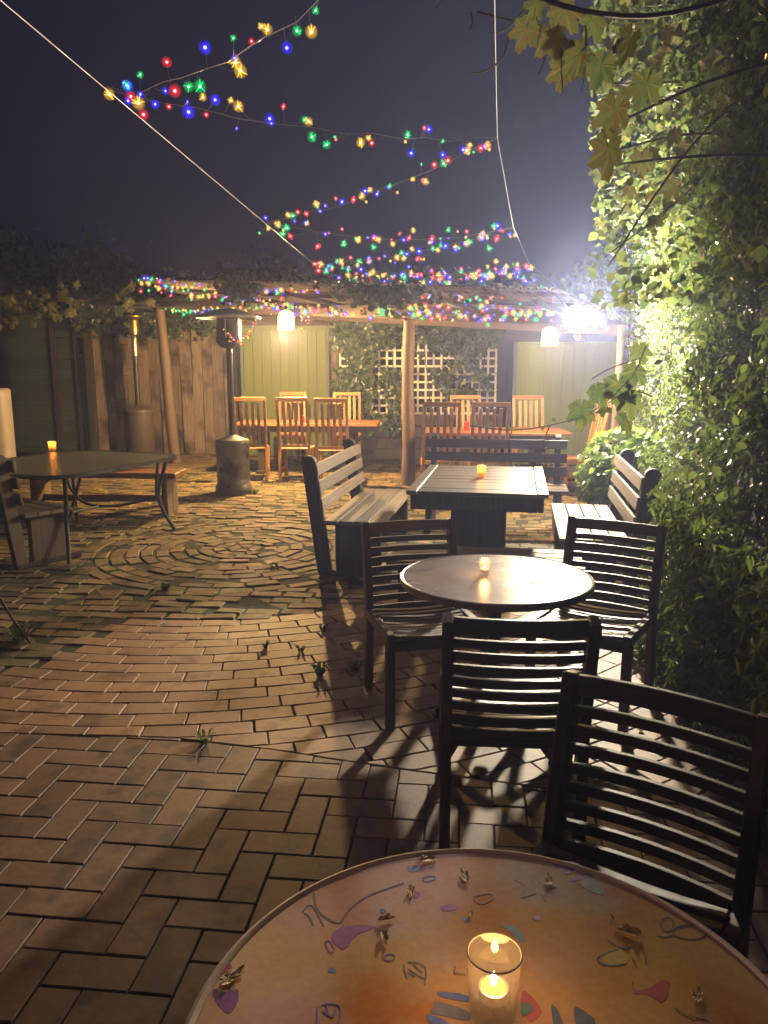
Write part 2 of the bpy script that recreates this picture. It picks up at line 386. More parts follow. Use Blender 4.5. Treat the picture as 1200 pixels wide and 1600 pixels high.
def joined(name, parts, mat, parent=None):
    """parts: list of (MB) bricks joined in one mesh with one random value each"""
    mb = MB(); vals = []
    for p in parts:
        mb.add(p.v, p.f); vals += [rng.random()] * len(p.f)
    me = mb.mesh(name, mat)
    at = me.attributes.new('rnd', 'FLOAT', 'FACE'); at.data.foreach_set('value', vals)
    return link(name, me, parent)

# ------------------------------------------------------------------ ground and paving
mb = MB(); mb.box((0, 15, -.06), (120, 120, .06)); tag(mb.build('ground', M['soil']), 'dark bare soil around and below the paved courtyard', 'ground', kind='structure')

CX, CY = -1.2, 6.45
BND = [(-4.5, 3.16), (-1.63, 3.03), (-.88, 2.985), (-.44, 2.88), (0, 2.75), (.6, 2.59), (1.7, 2.33), (3.0, 2.0)]
def bseg(x):
    for a, b in zip(BND, BND[1:]):
        if x <= b[0]: return a, b
    return BND[-2], BND[-1]
def bnd_y(x):
    a, b = bseg(x); return a[1] + (b[1] - a[1]) * (x - a[0]) / (b[0] - a[0])
def infr(p, m=40):
    d = Vector(p) - Vector((0, 0, CAM_H)); zf = d.y * _c - d.z * _s
    if zf < .3: return False
    x = 600 + FPX * d.x / zf; y = 800 - FPX * (d.y * _s + d.z * _c) / zf
    return -m < x < 1200 + m and -m < y < 1600 + m
def brick_obj(poly, z1, mat, parent, cham, tilt=(0, 0)):
    n = len(poly); c = Vector((sum(p[0] for p in poly) / n, sum(p[1] for p in poly) / n))
    b = MB(); b.prism([(p[0] - c.x, p[1] - c.y) for p in poly], -.05, 0, cham)
    o = b.build('brick', mat, parent); o.location = (c.x, c.y, z1); o.rotation_euler = (tilt[0], tilt[1], 0); return o
def brick_mb(poly, z1, cham, tilt):
    b = MB(); b.prism(poly, z1 - .05, z1, cham)
    n = len(poly); cx = sum(p[0] for p in poly) / n; cyy = sum(p[1] for p in poly) / n
    b.v = [(x, y, z + (y - cyy) * tilt[0] - (x - cx) * tilt[1]) for x, y, z in b.v]; return b

# front: herringbone of large clay pavers
mb = MB(); pl = [(-4.5, -.6), (3.0, -.6)] + [(x, y - .004) for x, y in BND[::-1]]; mb.add([(x, y, -.010) for x, y in pl], [tuple(range(len(pl)))])
hb = tag(mb.build('herringbone_paving', M['joint']), 'front paving of large brown clay bricks in a herringbone', 'paving', kind='structure')
W = .116; ang = R(-6); ca, sa = math.cos(ang), math.sin(ang); gap = .0024
O = (-.705 - .01, 2.008)
cells = []
for i in range(-34, 34):
    for j in range(-26, 14):
        d = (i + j) % 4
        if d == 0: rect = (i, j, i + 2, j + 1)
        elif d == 2: rect = (i, j, i + 1, j + 2)
        else: continue
        x0, y0, x1, y1 = rect[0] * W + gap, rect[1] * W + gap, rect[2] * W - gap, rect[3] * W - gap
        poly = [(O[0] + x * ca - y * sa, O[1] + x * sa + y * ca) for x, y in ((x0, y0), (x1, y0), (x1, y1), (x0, y1))]
        mx = sum(p[0] for p in poly) / 4; my = sum(p[1] for p in poly) / 4
        if not (-2.6 < mx < 2.2 and .2 < my < 3.3): continue
        a, b = bseg(mx); poly = clip(poly, (b[0], b[1] - .004), (a[0], a[1] - .004))
        if len(poly) < 3 or abs(area(poly)) < .0012: continue
        cells.append((math.hypot(mx, my), poly, (mx, my)))
cells.sort(key=lambda t: t[0]); rest = []; nob = 0
for d, poly, c in cells:
    z = rng.uniform(-.0015, .0015); ti = (rng.gauss(0, .006), rng.gauss(0, .006))
    if infr((c[0], c[1], 0)) and nob < 300: brick_obj(poly, z, M['paver'], hb, .003, ti); nob += 1
    else: rest.append(brick_mb(poly, z, .0035, ti))
tag(joined('brick_remainder', rest, M['paver'], hb), kind='stuff')

# middle: pink pavers in curved courses; beyond: old mossy bricks in rings around the same centre
def is_pink(x, y):
    r = math.hypot(x - CX, y - CY)
    if r < 1.93 or y > 5.05: return False
    lx = -1.60 - (4.62 - y) * .33 if y > 3.55 else -9
    return x > lx
mb = MB(); mb.box((-.6, 8.6, -.0145), (9.6, 11.4, .01)); old = tag(mb.build('old_brick_paving', M['mossjoint']), 'old uneven mossy bricks laid in rings across the courtyard', 'paving', kind='structure')
mb = MB()
ring = []
for k in range(40):
    a0 = R(-128) + R(128 + 0) * k / 39 * .98
    ring.append((a0,))
pk = [(CX + 1.94 * math.cos(a[0]), CY + 1.94 * math.sin(a[0])) for a in ring if is_pink(CX + 1.97 * math.cos(a[0]), CY + 1.97 * math.sin(a[0]))]
pl = [(-4.3, 3.155), (-1.63, 3.034), (-.88, 2.989), (-.44, 2.884), (0, 2.754), (.6, 2.594), (1.7, 2.334), (2.9, 2.05), (2.9, 5.05)] + pk[::-1] + [(-1.62, 4.62), (-1.98, 3.56), (-4.3, 3.50)]
mb.add([(x, y, -.0125) for x, y in pl], [tuple(range(len(pl)))])
pink = tag(mb.build('curved_brick_paving', M['joint']), 'pinkish clay bricks in curved courses between herringbone and mossy bricks', 'paving', kind='structure')
bl = {True: [], False: []}
rr = .045; k = 0
pitch = .1185
while rr < 9.5:
    r1 = rr + pitch; rm = rr + pitch / 2
    step = .2355 if rm > .5 else max(.12, rm * .55)
    n = max(6, round(2 * math.pi * rm / step)); a_off = rng.random() * .02 + (.5 if k % 2 else 0) + .07 * k
    for i in range(n):
        am = (i + .5 + a_off) * 2 * math.pi / n
        mx, my = CX + rm * math.cos(am), CY + rm * math.sin(am)
        if my > 13.75 or mx < -5.4 or mx > 3.6 or my < 2.0: continue
        if my < bnd_y(mx) - .14: continue
        p = is_pink(mx, my)
        if not p and rm > 1.30: continue
        g = .0028 if p else .004 + rng.random() * .005
        a0 = (i + a_off) * 2 * math.pi / n + g / rm; a1 = (i + 1 + a_off) * 2 * math.pi / n - g / rm
        ra, rb = rr + g, r1 - g
        if p and rng.random() < .06: a1 -= (a1 - a0) * .02
        poly = [(CX + q * math.cos(t), CY + q * math.sin(t)) for q, t in ((ra, a0), (rb, a0), (rb, a1), (ra, a1))]
        if not p:
            j = .010 if rm < 2 else .016
            poly = [(x + rng.gauss(0, j * .5), y + rng.gauss(0, j * .5)) for x, y in poly]
            if rng.random() < .3:   # chipped corner
                q = rng.randrange(4); c0 = Vector(poly[q]); pa = Vector(poly[q - 1]); pb = Vector(poly[(q + 1) % 4]); f = rng.uniform(.12, .35)
                poly = poly[:q] + [tuple(c0.lerp(pa, f * .6)), tuple(c0.lerp(pb, f * .6))] + poly[q + 1:]
            if rng.random() < .02 and rm > .6: continue
        a, b = bseg(mx); poly = clip(poly, (a[0], a[1] + .004), (b[0], b[1] + .004))
        if len(poly) < 3: continue
        if area(poly) < 0: poly = poly[::-1]
        if area(poly) < .0010: continue
        bl[p].append((math.hypot(mx, my), poly, (mx, my)))
    rr = r1; k += 1
ra_ = R(-5); cr_, sr_ = math.cos(ra_), math.sin(ra_)
v_ = -5.2; k = 0
while v_ < 8.2:
    u_ = -6.5 + rng.random() * .2; ph = .12 if (v_ > 1.2) else .118
    while u_ < 6.5:
        l_ = rng.uniform(.19, .25); um = u_ + l_ / 2; vm = v_ + ph / 2 + .03 * math.sin(um * 1.3 + k * .2)
        mx, my = CX + um * cr_ - vm * sr_, CY + um * sr_ + vm * cr_; r_ = math.hypot(mx - CX, my - CY)
        if r_ > 1.36 and not is_pink(mx, my) and -5.4 < mx < 3.6 and bnd_y(mx) < my < 13.75 and rng.random() > .025:
            g = .003 + rng.random() * .006; aj = rng.gauss(0, .05); poly = []
            for a, b in ((-1, -1), (1, -1), (1, 1), (-1, 1)):
                du, dv2 = a * (l_ / 2 - g), b * (ph / 2 - g * .8); du, dv2 = du - aj * dv2, dv2 + aj * du
                uu, vv = um + du + rng.gauss(0, .005), vm + dv2 + rng.gauss(0, .005)
                poly.append((CX + uu * cr_ - vv * sr_, CY + uu * sr_ + vv * cr_))
            if rng.random() < .3:
                q = rng.randrange(4); c0 = Vector(poly[q]); f = rng.uniform(.12, .35)
                poly = poly[:q] + [tuple(c0.lerp(Vector(poly[q - 1]), f * .6)), tuple(c0.lerp(Vector(poly[(q + 1) % 4]), f * .6))] + poly[q + 1:]
            bl[False].append((math.hypot(mx, my), poly, (mx, my)))
        u_ += l_
    v_ += ph; k += 1
for p, par, mat in ((True, pink, M['pink']), (False, old, M['old'])):
    bl[p].sort(key=lambda t: t[0]); rest = []; nob = 0
    for d, poly, c in bl[p]:
        if p: z = rng.uniform(-.0015, .0015); ti = (rng.gauss(0, .007), rng.gauss(0, .007)); ch = .0035
        else: z = rng.uniform(-.011, .004); ti = (rng.gauss(0, .025), rng.gauss(0, .025)); ch = .007
        if infr((c[0], c[1], 0)) and nob < 300: brick_obj(poly, z, mat, par, ch, ti); nob += 1
        else: rest.append(brick_mb(poly, z, ch, ti))
    tag(joined('brick_remainder', rest, mat, par), kind='stuff')

# ------------------------------------------------------------------ walls and fences at the back
def boards_v(parent, name, mat, x0, x1, n, y, z0, z1, th=.018, gap=.004, ztop_j=0., yj=.003, bevel=.002):
    w = (x1 - x0) / n
    for i in range(n):
        b = MB(); zt = z1 + rng.uniform(-ztop_j, ztop_j) if ztop_j else z1
        b.box((x0 + (i + .5) * w, y + rng.uniform(-yj, yj), (z0 + zt) / 2), (w - gap, th, zt - z0)); b.build(name, mat, parent, bevel)
# dark green weatherboard wall, far left
t = thing('weatherboard_wall', 'dark green weatherboard shed wall behind the glass table', 'wall')
for i in range(13):
    z = .02 + i * .185
    b = MB(); m3 = Matrix.Rotation(R(-9), 3, 'X'); b.box((-6.75, 13.9 + rng.uniform(-.004, .004), z + .1), (2.55, .02, .2), m3); b.build('weatherboard', M['board'], t, .003)
for x in (-5.83, -5.42):
    b = MB(); b.box((x, 13.84, 1.2), (.09, .07, 2.4)); b.build('corner_post', M['darkpale'], t, .006)
for i in range(13):
    b = MB(); b.box((-5.62, 13.92, .02 + i * .185 + .1), (.34, .02, .182), Matrix.Rotation(R(-9), 3, 'X')); b.build('weatherboard', M['board'], t, .003)
b = MB(); b.box((-6.6, 14.02, 1.2), (2.9, .1, 2.38)); b.build('wall_backing', M['darkpale'], t)
b = MB(); b.box((-6.6, 13.86, 2.47), (2.9, .16, .08)); b.build('eaves_board', M['darkpale'], t, .006)

t = thing('paling_fence', 'weathered brown timber paling fence behind the far patio heater', 'fence')
x = -5.10; i = 0
while x < -2.62:
    w = rng.uniform(.16, .23); b = MB(); zt = 2.32 + rng.uniform(-.05, .04)
    b.box((x + w / 2, 13.75 + rng.uniform(-.012, .012), zt / 2), (w - rng.uniform(.004, .012), .018, zt), Matrix.Rotation(R(rng.gauss(0, .35)), 3, 'Y')); b.build('paling', M['pale'], t, .003)
    x += w; i += 1
for z in (.5, 1.9):
    b = MB(); b.box((-3.85, 13.81, z), (2.6, .05, .09)); b.build('rail', M['darkpale'], t, .004)
b = MB(); b.box((-3.85, 13.86, 1.1), (2.6, .02, 2.2)); b.build('fence_backing', M['darkpale'], t)
b = MB(); b.box((-4.52, 13.73, 1.52), (.15, .018, .24)); b.build('patch_board', M['pale'], t, .004)
b = MB(); b.box((-5.16, 13.70, 1.2), (.13, .13, 2.4)); b.build('fence_post', M['darkpale'], t, .01)
b = MB(); b.box((-2.52, 13.62, 1.2), (.15, .15, 2.4)); b.build('fence_post', M['darkpale'], t, .01)

def green_panel(label, mat, x0, x1, y, zt, n):
    t = thing('green_panel', label, 'wall panel')
    boards_v(t, 'board', mat, x0 + .05, x1 - .05, n, y, .03, zt - .05, gap=.003)
    for xx in (x0 + .02, x1 - .02):
        b = MB(); b.box((xx, y - .02, zt / 2), (.055, .045, zt)); b.build('side_trim', M['trim'], t, .004)
    b = MB(); b.box(((x0 + x1) / 2, y - .02, zt - .02), (x1 - x0 - .08, .045, .06)); b.build('top_trim', mat, t, .004)
    b = MB(); b.box(((x0 + x1) / 2, y + .03, zt / 2), (x1 - x0, .03, zt - .01)); b.build('panel_backing', M['darkpale'], t)
    return t
green_panel('lime green painted board panel behind the left dining table', M['lime'], -2.42, -.93, 13.25, 2.21, 9)
green_panel('hazy sage green board panel behind the right dining table', M['sage'], 1.99, 3.66, 12.0, 1.90, 9)

t = thing('back_fence', 'dark timber back fence half hidden behind the ivy and lattice', 'fence')
boards_v(t, 'paling', M['darkpale'], -.95, 4.4, 30, 13.32, 0, 2.45, ztop_j=.03)
b = MB(); b.box((-.82, 13.16, 1.25), (.11, .11, 2.5)); b.build('fence_post', M['pale'], t, .008)
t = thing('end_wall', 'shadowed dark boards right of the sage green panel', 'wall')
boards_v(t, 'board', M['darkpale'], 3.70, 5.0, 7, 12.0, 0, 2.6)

t = thing('upper_wall', 'dark boards above the lime green panel under the roof', 'wall')
for i in range(3):
    b = MB(); b.box((-1.72, 13.30 + rng.uniform(-.004, .004), 2.30 + i * .18), (1.75, .03, .176)); b.build('board', M['beam'], t, .004)
t = thing('upper_wall', 'dark boards above the sage green panel under the roof', 'wall')
for i in range(4):
    b = MB(); b.box((2.85, 12.06 + rng.uniform(-.004, .004), 2.0 + i * .18), (1.95, .03, .176)); b.build('board', M['beam'], t, .004)
t = thing('lattice_screen', 'white square timber lattice overgrown with ivy between the green panels', 'lattice')
LX0, LX1, LZ0, LZ1, LY = -.72, 1.86, .78, 2.12, 12.85
p_ = .128
n = int((LX1 - LX0) / p_)
for i in range(n + 1):
    b = MB(); b.box((LX0 + i * p_, LY, (LZ0 + LZ1) / 2), (.034, .008, LZ1 - LZ0)); b.build('lattice_slat', M['lattice'], t)
n = int((LZ1 - LZ0) / p_)
for i in range(n + 1):
    b = MB(); b.box(((LX0 + LX1) / 2, LY - .009, LZ0 + i * p_), (LX1 - LX0, .008, .034)); b.build('lattice_slat', M['lattice'], t)
t = thing('low_wall', 'low dark sleeper wall under the white lattice', 'wall')
for i in range(4):
    b = MB(); b.box((.57, 12.84 + rng.uniform(-.01, .01), .095 + i * .19), (2.7, .09, .184)); b.build('sleeper', M['darkpale'], t, .01)

# ------------------------------------------------------------------ iron roofed shelter
FLp, FRp = aty(216, 437, 11.25), aty(866, 455, 8.0)
dv = Vector((FRp.x - FLp.x, FRp.y - FLp.y, 0)); RLEN = dv.length; dh = dv.normalized(); nb = Vector((-dh.y, dh.x, 0))
dzl = (FRp.z - FLp.z) / RLEN; SL = -math.tan(R(3.5))
def roofp(u, v, dz=0): return FLp + dh * u + nb * v + Vector((0, 0, dzl * u + SL * v + dz))
sh = thing('roofed_shelter', 'open shelter with corrugated iron roof hung with coloured lights', 'shelter')
ns = 8; sw = RLEN / ns
for s in range(ns):
    b = MB(); K = 9 * 8; DEP = 2.45 + rng.uniform(-.05, .05); f0 = rng.uniform(-.05, .05)
    for row, v in enumerate((f0, 1.2, DEP)):
        for k in range(K + 1):
            q = k / K; u = s * sw + q * (sw + .04)
            b.v.append(tuple(roofp(u, v, .016 * math.sin(q * 9 * 2 * math.pi) + .004 * s + (.003 if s % 2 else 0))))
    for row in range(2):
        for k in range(K):
            a = row * (K + 1) + k; b.f.append((a, a + 1, a + K + 2, a + K + 1)); b.mi.append(0)
    o = b.build('roof_sheet', M['iron'], sh, smooth=True)
    md = o.modifiers.new('thick', 'SOLIDIFY'); md.thickness = .0025
bz = -.10
b = MB(); b.bar(roofp(-.1, 1.0, -.24), roofp(RLEN + .25, 1.0, -.15), .07, .16); b.build('front_beam', M['beam'], sh, .006)
b = MB(); b.bar(roofp(-.1, 2.35, -.16), roofp(RLEN + .3, 2.35, -.14), .07, .14); b.build('rear_beam', M['beam'], sh, .006)
b = MB(); b.bar(roofp(.02, .75, -.045), roofp(RLEN - .05, .75, -.045), .05, .045); b.build('purlin', M['beam'], sh, .004)
for i in range(6):
    u = .35 + i * (RLEN - .6) / 5
    b = MB(); b.bar(roofp(u, .12, -.095), roofp(u, 2.4, -.095), .045, .05); b.build('rafter', M['beam'], sh, .004)
def logpost(x, y, zt, r, lean=(0, 0), mat='log'):
    pts = []; rs = []
    for i in range(13):
        q = i / 12; pts.append((x + lean[0] * (1 - q) + .007 * math.sin(q * 7 + x), y + .005 * math.sin(q * 5), zt * q)); rs.append(r * (1.12 - .22 * q) * (1 + .05 * math.sin(q * 17 + x)))
    b = MB(); b.tube(pts, rs, 14); b.build('post', M[mat], sh, smooth=True)
pL = aty(249, 478, 12.45); logpost(pL.x, 12.45, pL.z - .02, .082, (.13, 0))
cp = roofp((0.31 - FLp.x - nb.x * 1.0) / dh.x, 1.0); logpost(.315, cp.y, cp.z - .27, .082)
rp = roofp(RLEN + .22, 1.0); logpost(rp.x + .30, rp.y + .25, rp.z - .20, .075)
b = MB(); b.bar((pL.x - .1, 12.45, pL.z + .02), roofp(.2, 1.0, -.24), .09, .11); b.build('side_beam', M['beam'], sh, .006)
# ------------------------------------------------------------------ slatted garden chairs (dark)
def garden_chair(label, x, y, rz):
    t = thing('garden_chair', label, 'chair', (x, y, 0), rz, 'dark slatted garden chairs')
    HW, HT, SZ = .212, .80, .415
    def back(z): return -.222 - .095 * max(0, (z - .36) / (HT - .36)) ** 1.2 + (-.03 * (1 - z / .36) if z < .36 else 0)
    for s in (-1, 1):
        b = MB(); b.flat([(s * HW, back(z), z) for z in (0, .18, .36, .5, .65, HT)], .034, .062, (0, 1, 0)); b.build('back_leg', M['garden_z'], t, .004)
        b = MB(); b.bar((s * HW, .205, 0), (s * HW, .205, SZ - .022), .040, .034, (0, 1, 0)); b.build('front_leg', M['garden_z'], t, .004)
        b = MB(); b.bar((s * HW, -.20, SZ - .03), (s * HW, .23, SZ - .012), .036, .045); b.build('side_rail', M['garden_y'], t, .004)
    def slat(name, z, h, mat):
        b = MB(); yb = back(z) + .004; L = HW - .017
        b.flat([(q * L, yb - .022 * (1 - q * q), z) for q in (-1, -.66, -.33, 0, .33, .66, 1)], .016, h); return b.build(name, mat, t, .002)
    slat('top_rail', HT - .026, .052, M['garden_x'])
    for i in range(7): slat('back_slat', HT - .085 - i * .0445, .027, M['garden_x'])
    slat('bottom_rail', HT - .085 - 7 * .0445 - .008, .040, M['garden_x'])
    for i in range(10):
        yy = .212 - i * .0425; q0 = (yy + .0) / .22
        dz = -.016 * (1 - q0 * q0)
        b = MB(); L = HW - .018
        b.flat([(q * L, yy, SZ + dz - .010 * (1 - q * q)) for q in (-1, -.6, -.2, .2, .6, 1)], .030, .014); b.build('seat_slat', M['seat_x'], t, .002)
    b = MB(); b.bar((-HW + .02, .205, SZ - .045), (HW - .02, .205, SZ - .045), .025, .045); b.build('front_rail', M['garden_x'], t, .003)
    b = MB(); b.bar((-HW + .02, -.215, SZ - .05), (HW - .02, -.215, SZ - .05), .025, .04); b.build('rear_rail', M['garden_x'], t, .003)
    return t
garden_chair('dark slatted chair on the near side of the middle round table, back to camera', .423, 2.461, -.073)
garden_chair('dark slatted chair on the far left of the middle round table', .187, 3.312, 3.366)
garden_chair('dark slatted chair right of the middle round table beside the hedge', .945, 3.332, 2.588)
garden_chair('large dark slatted chair at the painted table in the right foreground', .452, 1.372, 2.537)

# ------------------------------------------------------------------ round tables
def cross_base(t, hh):
    b = MB(); b.lathe([(.030, .10), (.026, .2), (.026, hh - .06), (.05, hh - .03)], 16); b.build('column', M['darksteel'], t, smooth=True)
    for k in range(4):
        a = R(45) + k * math.pi / 2; c, s_ = math.cos(a), math.sin(a)
        pts = [(c * r, s_ * r, z) for r, z in ((.02, .17), (.08, .165), (.16, .13), (.24, .07), (.30, .025))]
        b = MB(); b.flat(pts, .034, .026); ft = b.build('foot', M['darksteel'], t, .004)
        b = MB(); b.lathe([(.02, 0), (.02, .016)], 10, (c * .30, s_ * .30, 0)); b.build('foot_pad', M['darksteel'], ft)
    b = MB(); b.box((0, 0, hh - .022), (.3, .05, .012)); b.box((0, 0, hh - .0225), (.05, .3, .010)); b.build('top_bracket', M['darksteel'], t)
def round_top(t, r, z, mtop, mrim):
    b = MB(); b.lathe([(0.0001, z - .016), (r - .012, z - .016), (r - .012, z), (0.0001, z)], 72); top = b.build('tabletop', mtop, t, smooth=True)
    b = MB(); b.lathe([(r - .0118, z - .024), (r - .002, z - .026), (r + .004, z - .014), (r + .002, z + .0005), (r - .004, z + .0035), (r - .0098, z + .0015), (r - .0118, z - .002), (r - .0118, z - .024)], 96); b.build('rim', mrim, t, smooth=True)
    return top

# middle table
t = thing('round_table', 'bare round table with pale rim and candle in the middle of the row', 'table', (.448, 2.975, 0))
round_top(t, .382, .70, M['laminate'], M['rimdark']); cross_base(t, .684)

# near painted table
TX, TY, TZ = .142, .806, .70
def painted():
    m, nt, out = newmat('painted_peach_top'); L = nt.links.new
    tc = N(nt, 'ShaderNodeTexCoord')
    n1 = N(nt, 'ShaderNodeTexNoise'); n1.inputs['Scale'].default_value = 5.5; n1.inputs['Detail'].default_value = 5; L(tc.outputs['Object'], n1.inputs['Vector'])
    r1 = N(nt, 'ShaderNodeValToRGB'); e = r1.color_ramp.elements; e[0].position = .36; e[0].color = rgb((.45, .18, .055)); e[1].position = .66; e[1].color = rgb((.48, .39, .33))
    k = r1.color_ramp.elements.new(.45); k.color = rgb((.48, .28, .15)); k = r1.color_ramp.elements.new(.58); k.color = rgb((.52, .35, .23)); L(n1.outputs['Fac'], r1.inputs[0])
    n2 = N(nt, 'ShaderNodeTexNoise'); n2.inputs['Scale'].default_value = 2.6; n2.inputs['Detail'].default_value = 3; L(tc.outputs['Object'], n2.inputs['Vector'])
    r2 = N(nt, 'ShaderNodeValToRGB'); r2.color_ramp.elements[0].position = .5; r2.color_ramp.elements[1].position = .7; L(n2.outputs['Fac'], r2.inputs[0])
    mx = N(nt, 'ShaderNodeMixRGB'); L(r2.outputs[0], mx.inputs[0]); L(r1.outputs[0], mx.inputs[1]); mx.inputs[2].default_value = rgb((.52, .24, .20))
    n4 = N(nt, 'ShaderNodeTexNoise'); n4.inputs['Scale'].default_value = 3.7; n4.inputs['Detail'].default_value = 4; of4 = N(nt, 'ShaderNodeVectorMath', operation='ADD'); L(tc.outputs['Object'], of4.inputs[0]); of4.inputs[1].default_value = (4.2, 1.7, .3); L(of4.outputs[0], n4.inputs['Vector'])
    r4 = N(nt, 'ShaderNodeValToRGB'); r4.color_ramp.elements[0].position = .52; r4.color_ramp.elements[1].position = .68; L(n4.outputs['Fac'], r4.inputs[0])
    mx4 = N(nt, 'ShaderNodeMixRGB'); L(r4.outputs[0], mx4.inputs[0]); L(mx.outputs[0], mx4.inputs[1]); mx4.inputs[2].default_value = rgb((.55, .36, .12)); mx = mx4
    n3 = N(nt, 'ShaderNodeTexNoise'); n3.inputs['Scale'].default_value = 90; n3.inputs['Detail'].default_value = 4; L(tc.outputs['Object'], n3.inputs['Vector'])
    sc3 = N(nt, 'ShaderNodeMapRange'); sc3.inputs['To Min'].default_value = .78; sc3.inputs['To Max'].default_value = 1.18; L(n3.outputs['Fac'], sc3.inputs['Value'])
    ml = N(nt, 'ShaderNodeVectorMath', operation='SCALE'); L(mx.outputs[0], ml.inputs[0]); L(sc3.outputs[0], ml.inputs['Scale'])
    p = N(nt, 'ShaderNodeBsdfPrincipled'); L(ml.outputs[0], p.inputs['Base Color'])
    rr = N(nt, 'ShaderNodeMapRange'); rr.inputs['To Min'].default_value = .07; rr.inputs['To Max'].default_value = .19; L(n1.outputs['Fac'], rr.inputs['Value']); L(rr.outputs[0], p.inputs['Roughness'])
    bp = N(nt, 'ShaderNodeBump'); bp.inputs['Strength'].default_value = .05; bp.inputs['Distance'].default_value = .0008; L(n3.outputs['Fac'], bp.inputs['Height']); L(bp.outputs[0], p.inputs['Normal'])
    L(p.outputs[0], out.inputs[0]); return m
M['painted'] = painted()
t = thing('painted_table', 'round table painted with peach colours and sea creature doodles in the foreground', 'table', (TX, TY, 0))
top = round_top(t, .395, TZ, M['painted'], M['rim']); cross_base(t, .684)
paint = {}
def pm_(name, c): 
    if name not in paint: paint[name] = surf('paint_' + name, tuple(v * .8 for v in c), tuple(v * 1.1 for v in c), (60, 60, 60), .3, .06, .05, .0005, 0)
    return paint[name]
PC = dict(purple=(.24, .06, .24), blue=(.10, .14, .42), grey=(.17, .15, .19), red=(.38, .055, .045), green=(.10, .17, .13), yellow=(.50, .34, .05), navy=(.07, .08, .12), line=(.15, .10, .10), teal=(.06, .15, .24))
def z3(x, y): return (280 + .38333 * x, 1300 + .38333 * y)
def z4(x, y): return (700 + .41667 * x, 1300 + .41667 * y)
def z6(x, y): return (660 + .2 * x, 1420 + .2 * y)
def tp(zf, x, y): p = atz(*zf(x, y), TZ); return (p.x - TX, p.y - TY)
def paint_fill(name, col, zf, pts, lift=.0003):
    q = [Vector(tp(zf, *p)) for p in pts]; n = len(q); sm = []
    for i in range(n):   # rounded brush outline
        p0, p1, p2, p3 = q[i - 1], q[i], q[(i + 1) % n], q[(i + 2) % n]
        for s in range(4):
            u = s / 4; w_ = .5 * ((2 * p1) + (p2 - p0) * u + (2 * p0 - 5 * p1 + 4 * p2 - p3) * u * u + (3 * p1 - p0 - 3 * p2 + p3) * u ** 3)
            sm.append(tuple(w_ + Vector((rng.gauss(0, .0005), rng.gauss(0, .0005)))))
    q = sm
    if area(q) < 0: q = q[::-1]
    b = MB(); b.prism(q, TZ - .0002, TZ + lift); b.build(name, pm_(col, PC[col]), top)
def paint_line(name, col, zf, pts, w=.0019, lift=.0004):
    q = [Vector((*tp(zf, *p), TZ + lift)) for p in pts]
    sm = []
    for i in range(len(q) - 1):
        p0, p1, p2, p3 = q[max(i - 1, 0)], q[i], q[i + 1], q[min(i + 2, len(q) - 1)]
        for s in range(4):
            u = s / 4; sm.append(.5 * ((2 * p1) + (p2 - p0) * u + (2 * p0 - 5 * p1 + 4 * p2 - p3) * u * u + (3 * p1 - p0 - 3 * p2 + p3) * u ** 3))
    sm.append(q[-1]); b = MB(); b.flat(sm, w, .0003); b.build(name, pm_(col, PC[col]), top)
D = 'painted_creature'; Ln = 'painted_outline'
paint_fill(D, 'purple', z3, [(620, 425), (640, 400), (700, 380), (800, 385), (740, 412), (705, 440), (680, 475), (655, 475), (630, 455)])
paint_fill(D, 'purple', z3, [(140, 640), (190, 655), (240, 640), (235, 700), (200, 740), (150, 690)])
paint_fill(D, 'red', z3, [(150, 560), (205, 540), (212, 560), (160, 585)])
for pts in ([(1060, 650), (1170, 665), (1170, 690), (1065, 670)], [(1050, 692), (1175, 730), (1170, 770), (1030, 740), (1035, 715)], [(1020, 742), (1100, 783), (1060, 800), (1010, 770)]):
    paint_fill('painted_stripe', 'grey' if pts[0][0] == 1050 else 'blue', z3, pts)
paint_fill(D, 'red', z4, [(690, 555), (700, 590), (740, 590), (790, 562), (825, 560), (830, 590), (805, 640), (770, 620), (735, 605), (695, 605)])
paint_fill(D, 'red', z6, [(780, 650), (830, 660), (930, 800), (850, 880), (800, 830), (770, 760)])
paint_fill(D, 'green', z6, [(775, 745), (840, 740), (860, 790), (800, 840), (770, 810)], .0005)
paint_fill(D, 'yellow', z4, [(590, 455), (640, 440), (680, 470), (660, 500), (600, 495)])
paint_line(Ln, 'teal', z4, [(595, 402), (620, 420), (660, 438), (690, 432)]); paint_line(Ln, 'teal', z4, [(640, 440), (590, 455), (560, 475), (575, 495), (620, 500), (665, 495)])
paint_line(Ln, 'line', z4, [(690, 470), (710, 510)]); paint_line(Ln, 'line', z4, [(735, 450), (745, 500)])
paint_fill(D, 'purple', z4, [(385, 110), (490, 118), (450, 160), (420, 140)]); paint_fill(D, 'purple', z4, [(455, 175), (550, 145), (550, 162), (470, 186)])
paint_fill(D, 'grey', z4, [(495, 188), (545, 172), (585, 215), (580, 238), (520, 215)])
paint_fill(D, 'navy', z4, [(475, 660), (500, 665), (545, 700), (545, 730), (480, 730)]); paint_fill(D, 'navy', z4, [(388, 652), (410, 665), (430, 720), (400, 735)])
paint_fill(D, 'teal', z4, [(205, 350), (250, 355), (280, 385), (282, 415), (240, 380)])
for c, zf, x, y, w, h in (('blue', z3, 958, 148, 34, 15), ('purple', z3, 1098, 308, 34, 16), ('blue', z3, 622, 564, 17, 12), ('purple', z4, 336, 325, 20, 11), ('blue', z4, 66, 327, 14, 9), ('teal', z3, 830, 322, 18, 11), ('purple', z3, 968, 258, 16, 14)):
    paint_fill('painted_dab', c, zf, [(x + w * math.cos(k * .785) * rng.uniform(.7, 1.15), y + h * math.sin(k * .785) * rng.uniform(.7, 1.15)) for k in range(8)])
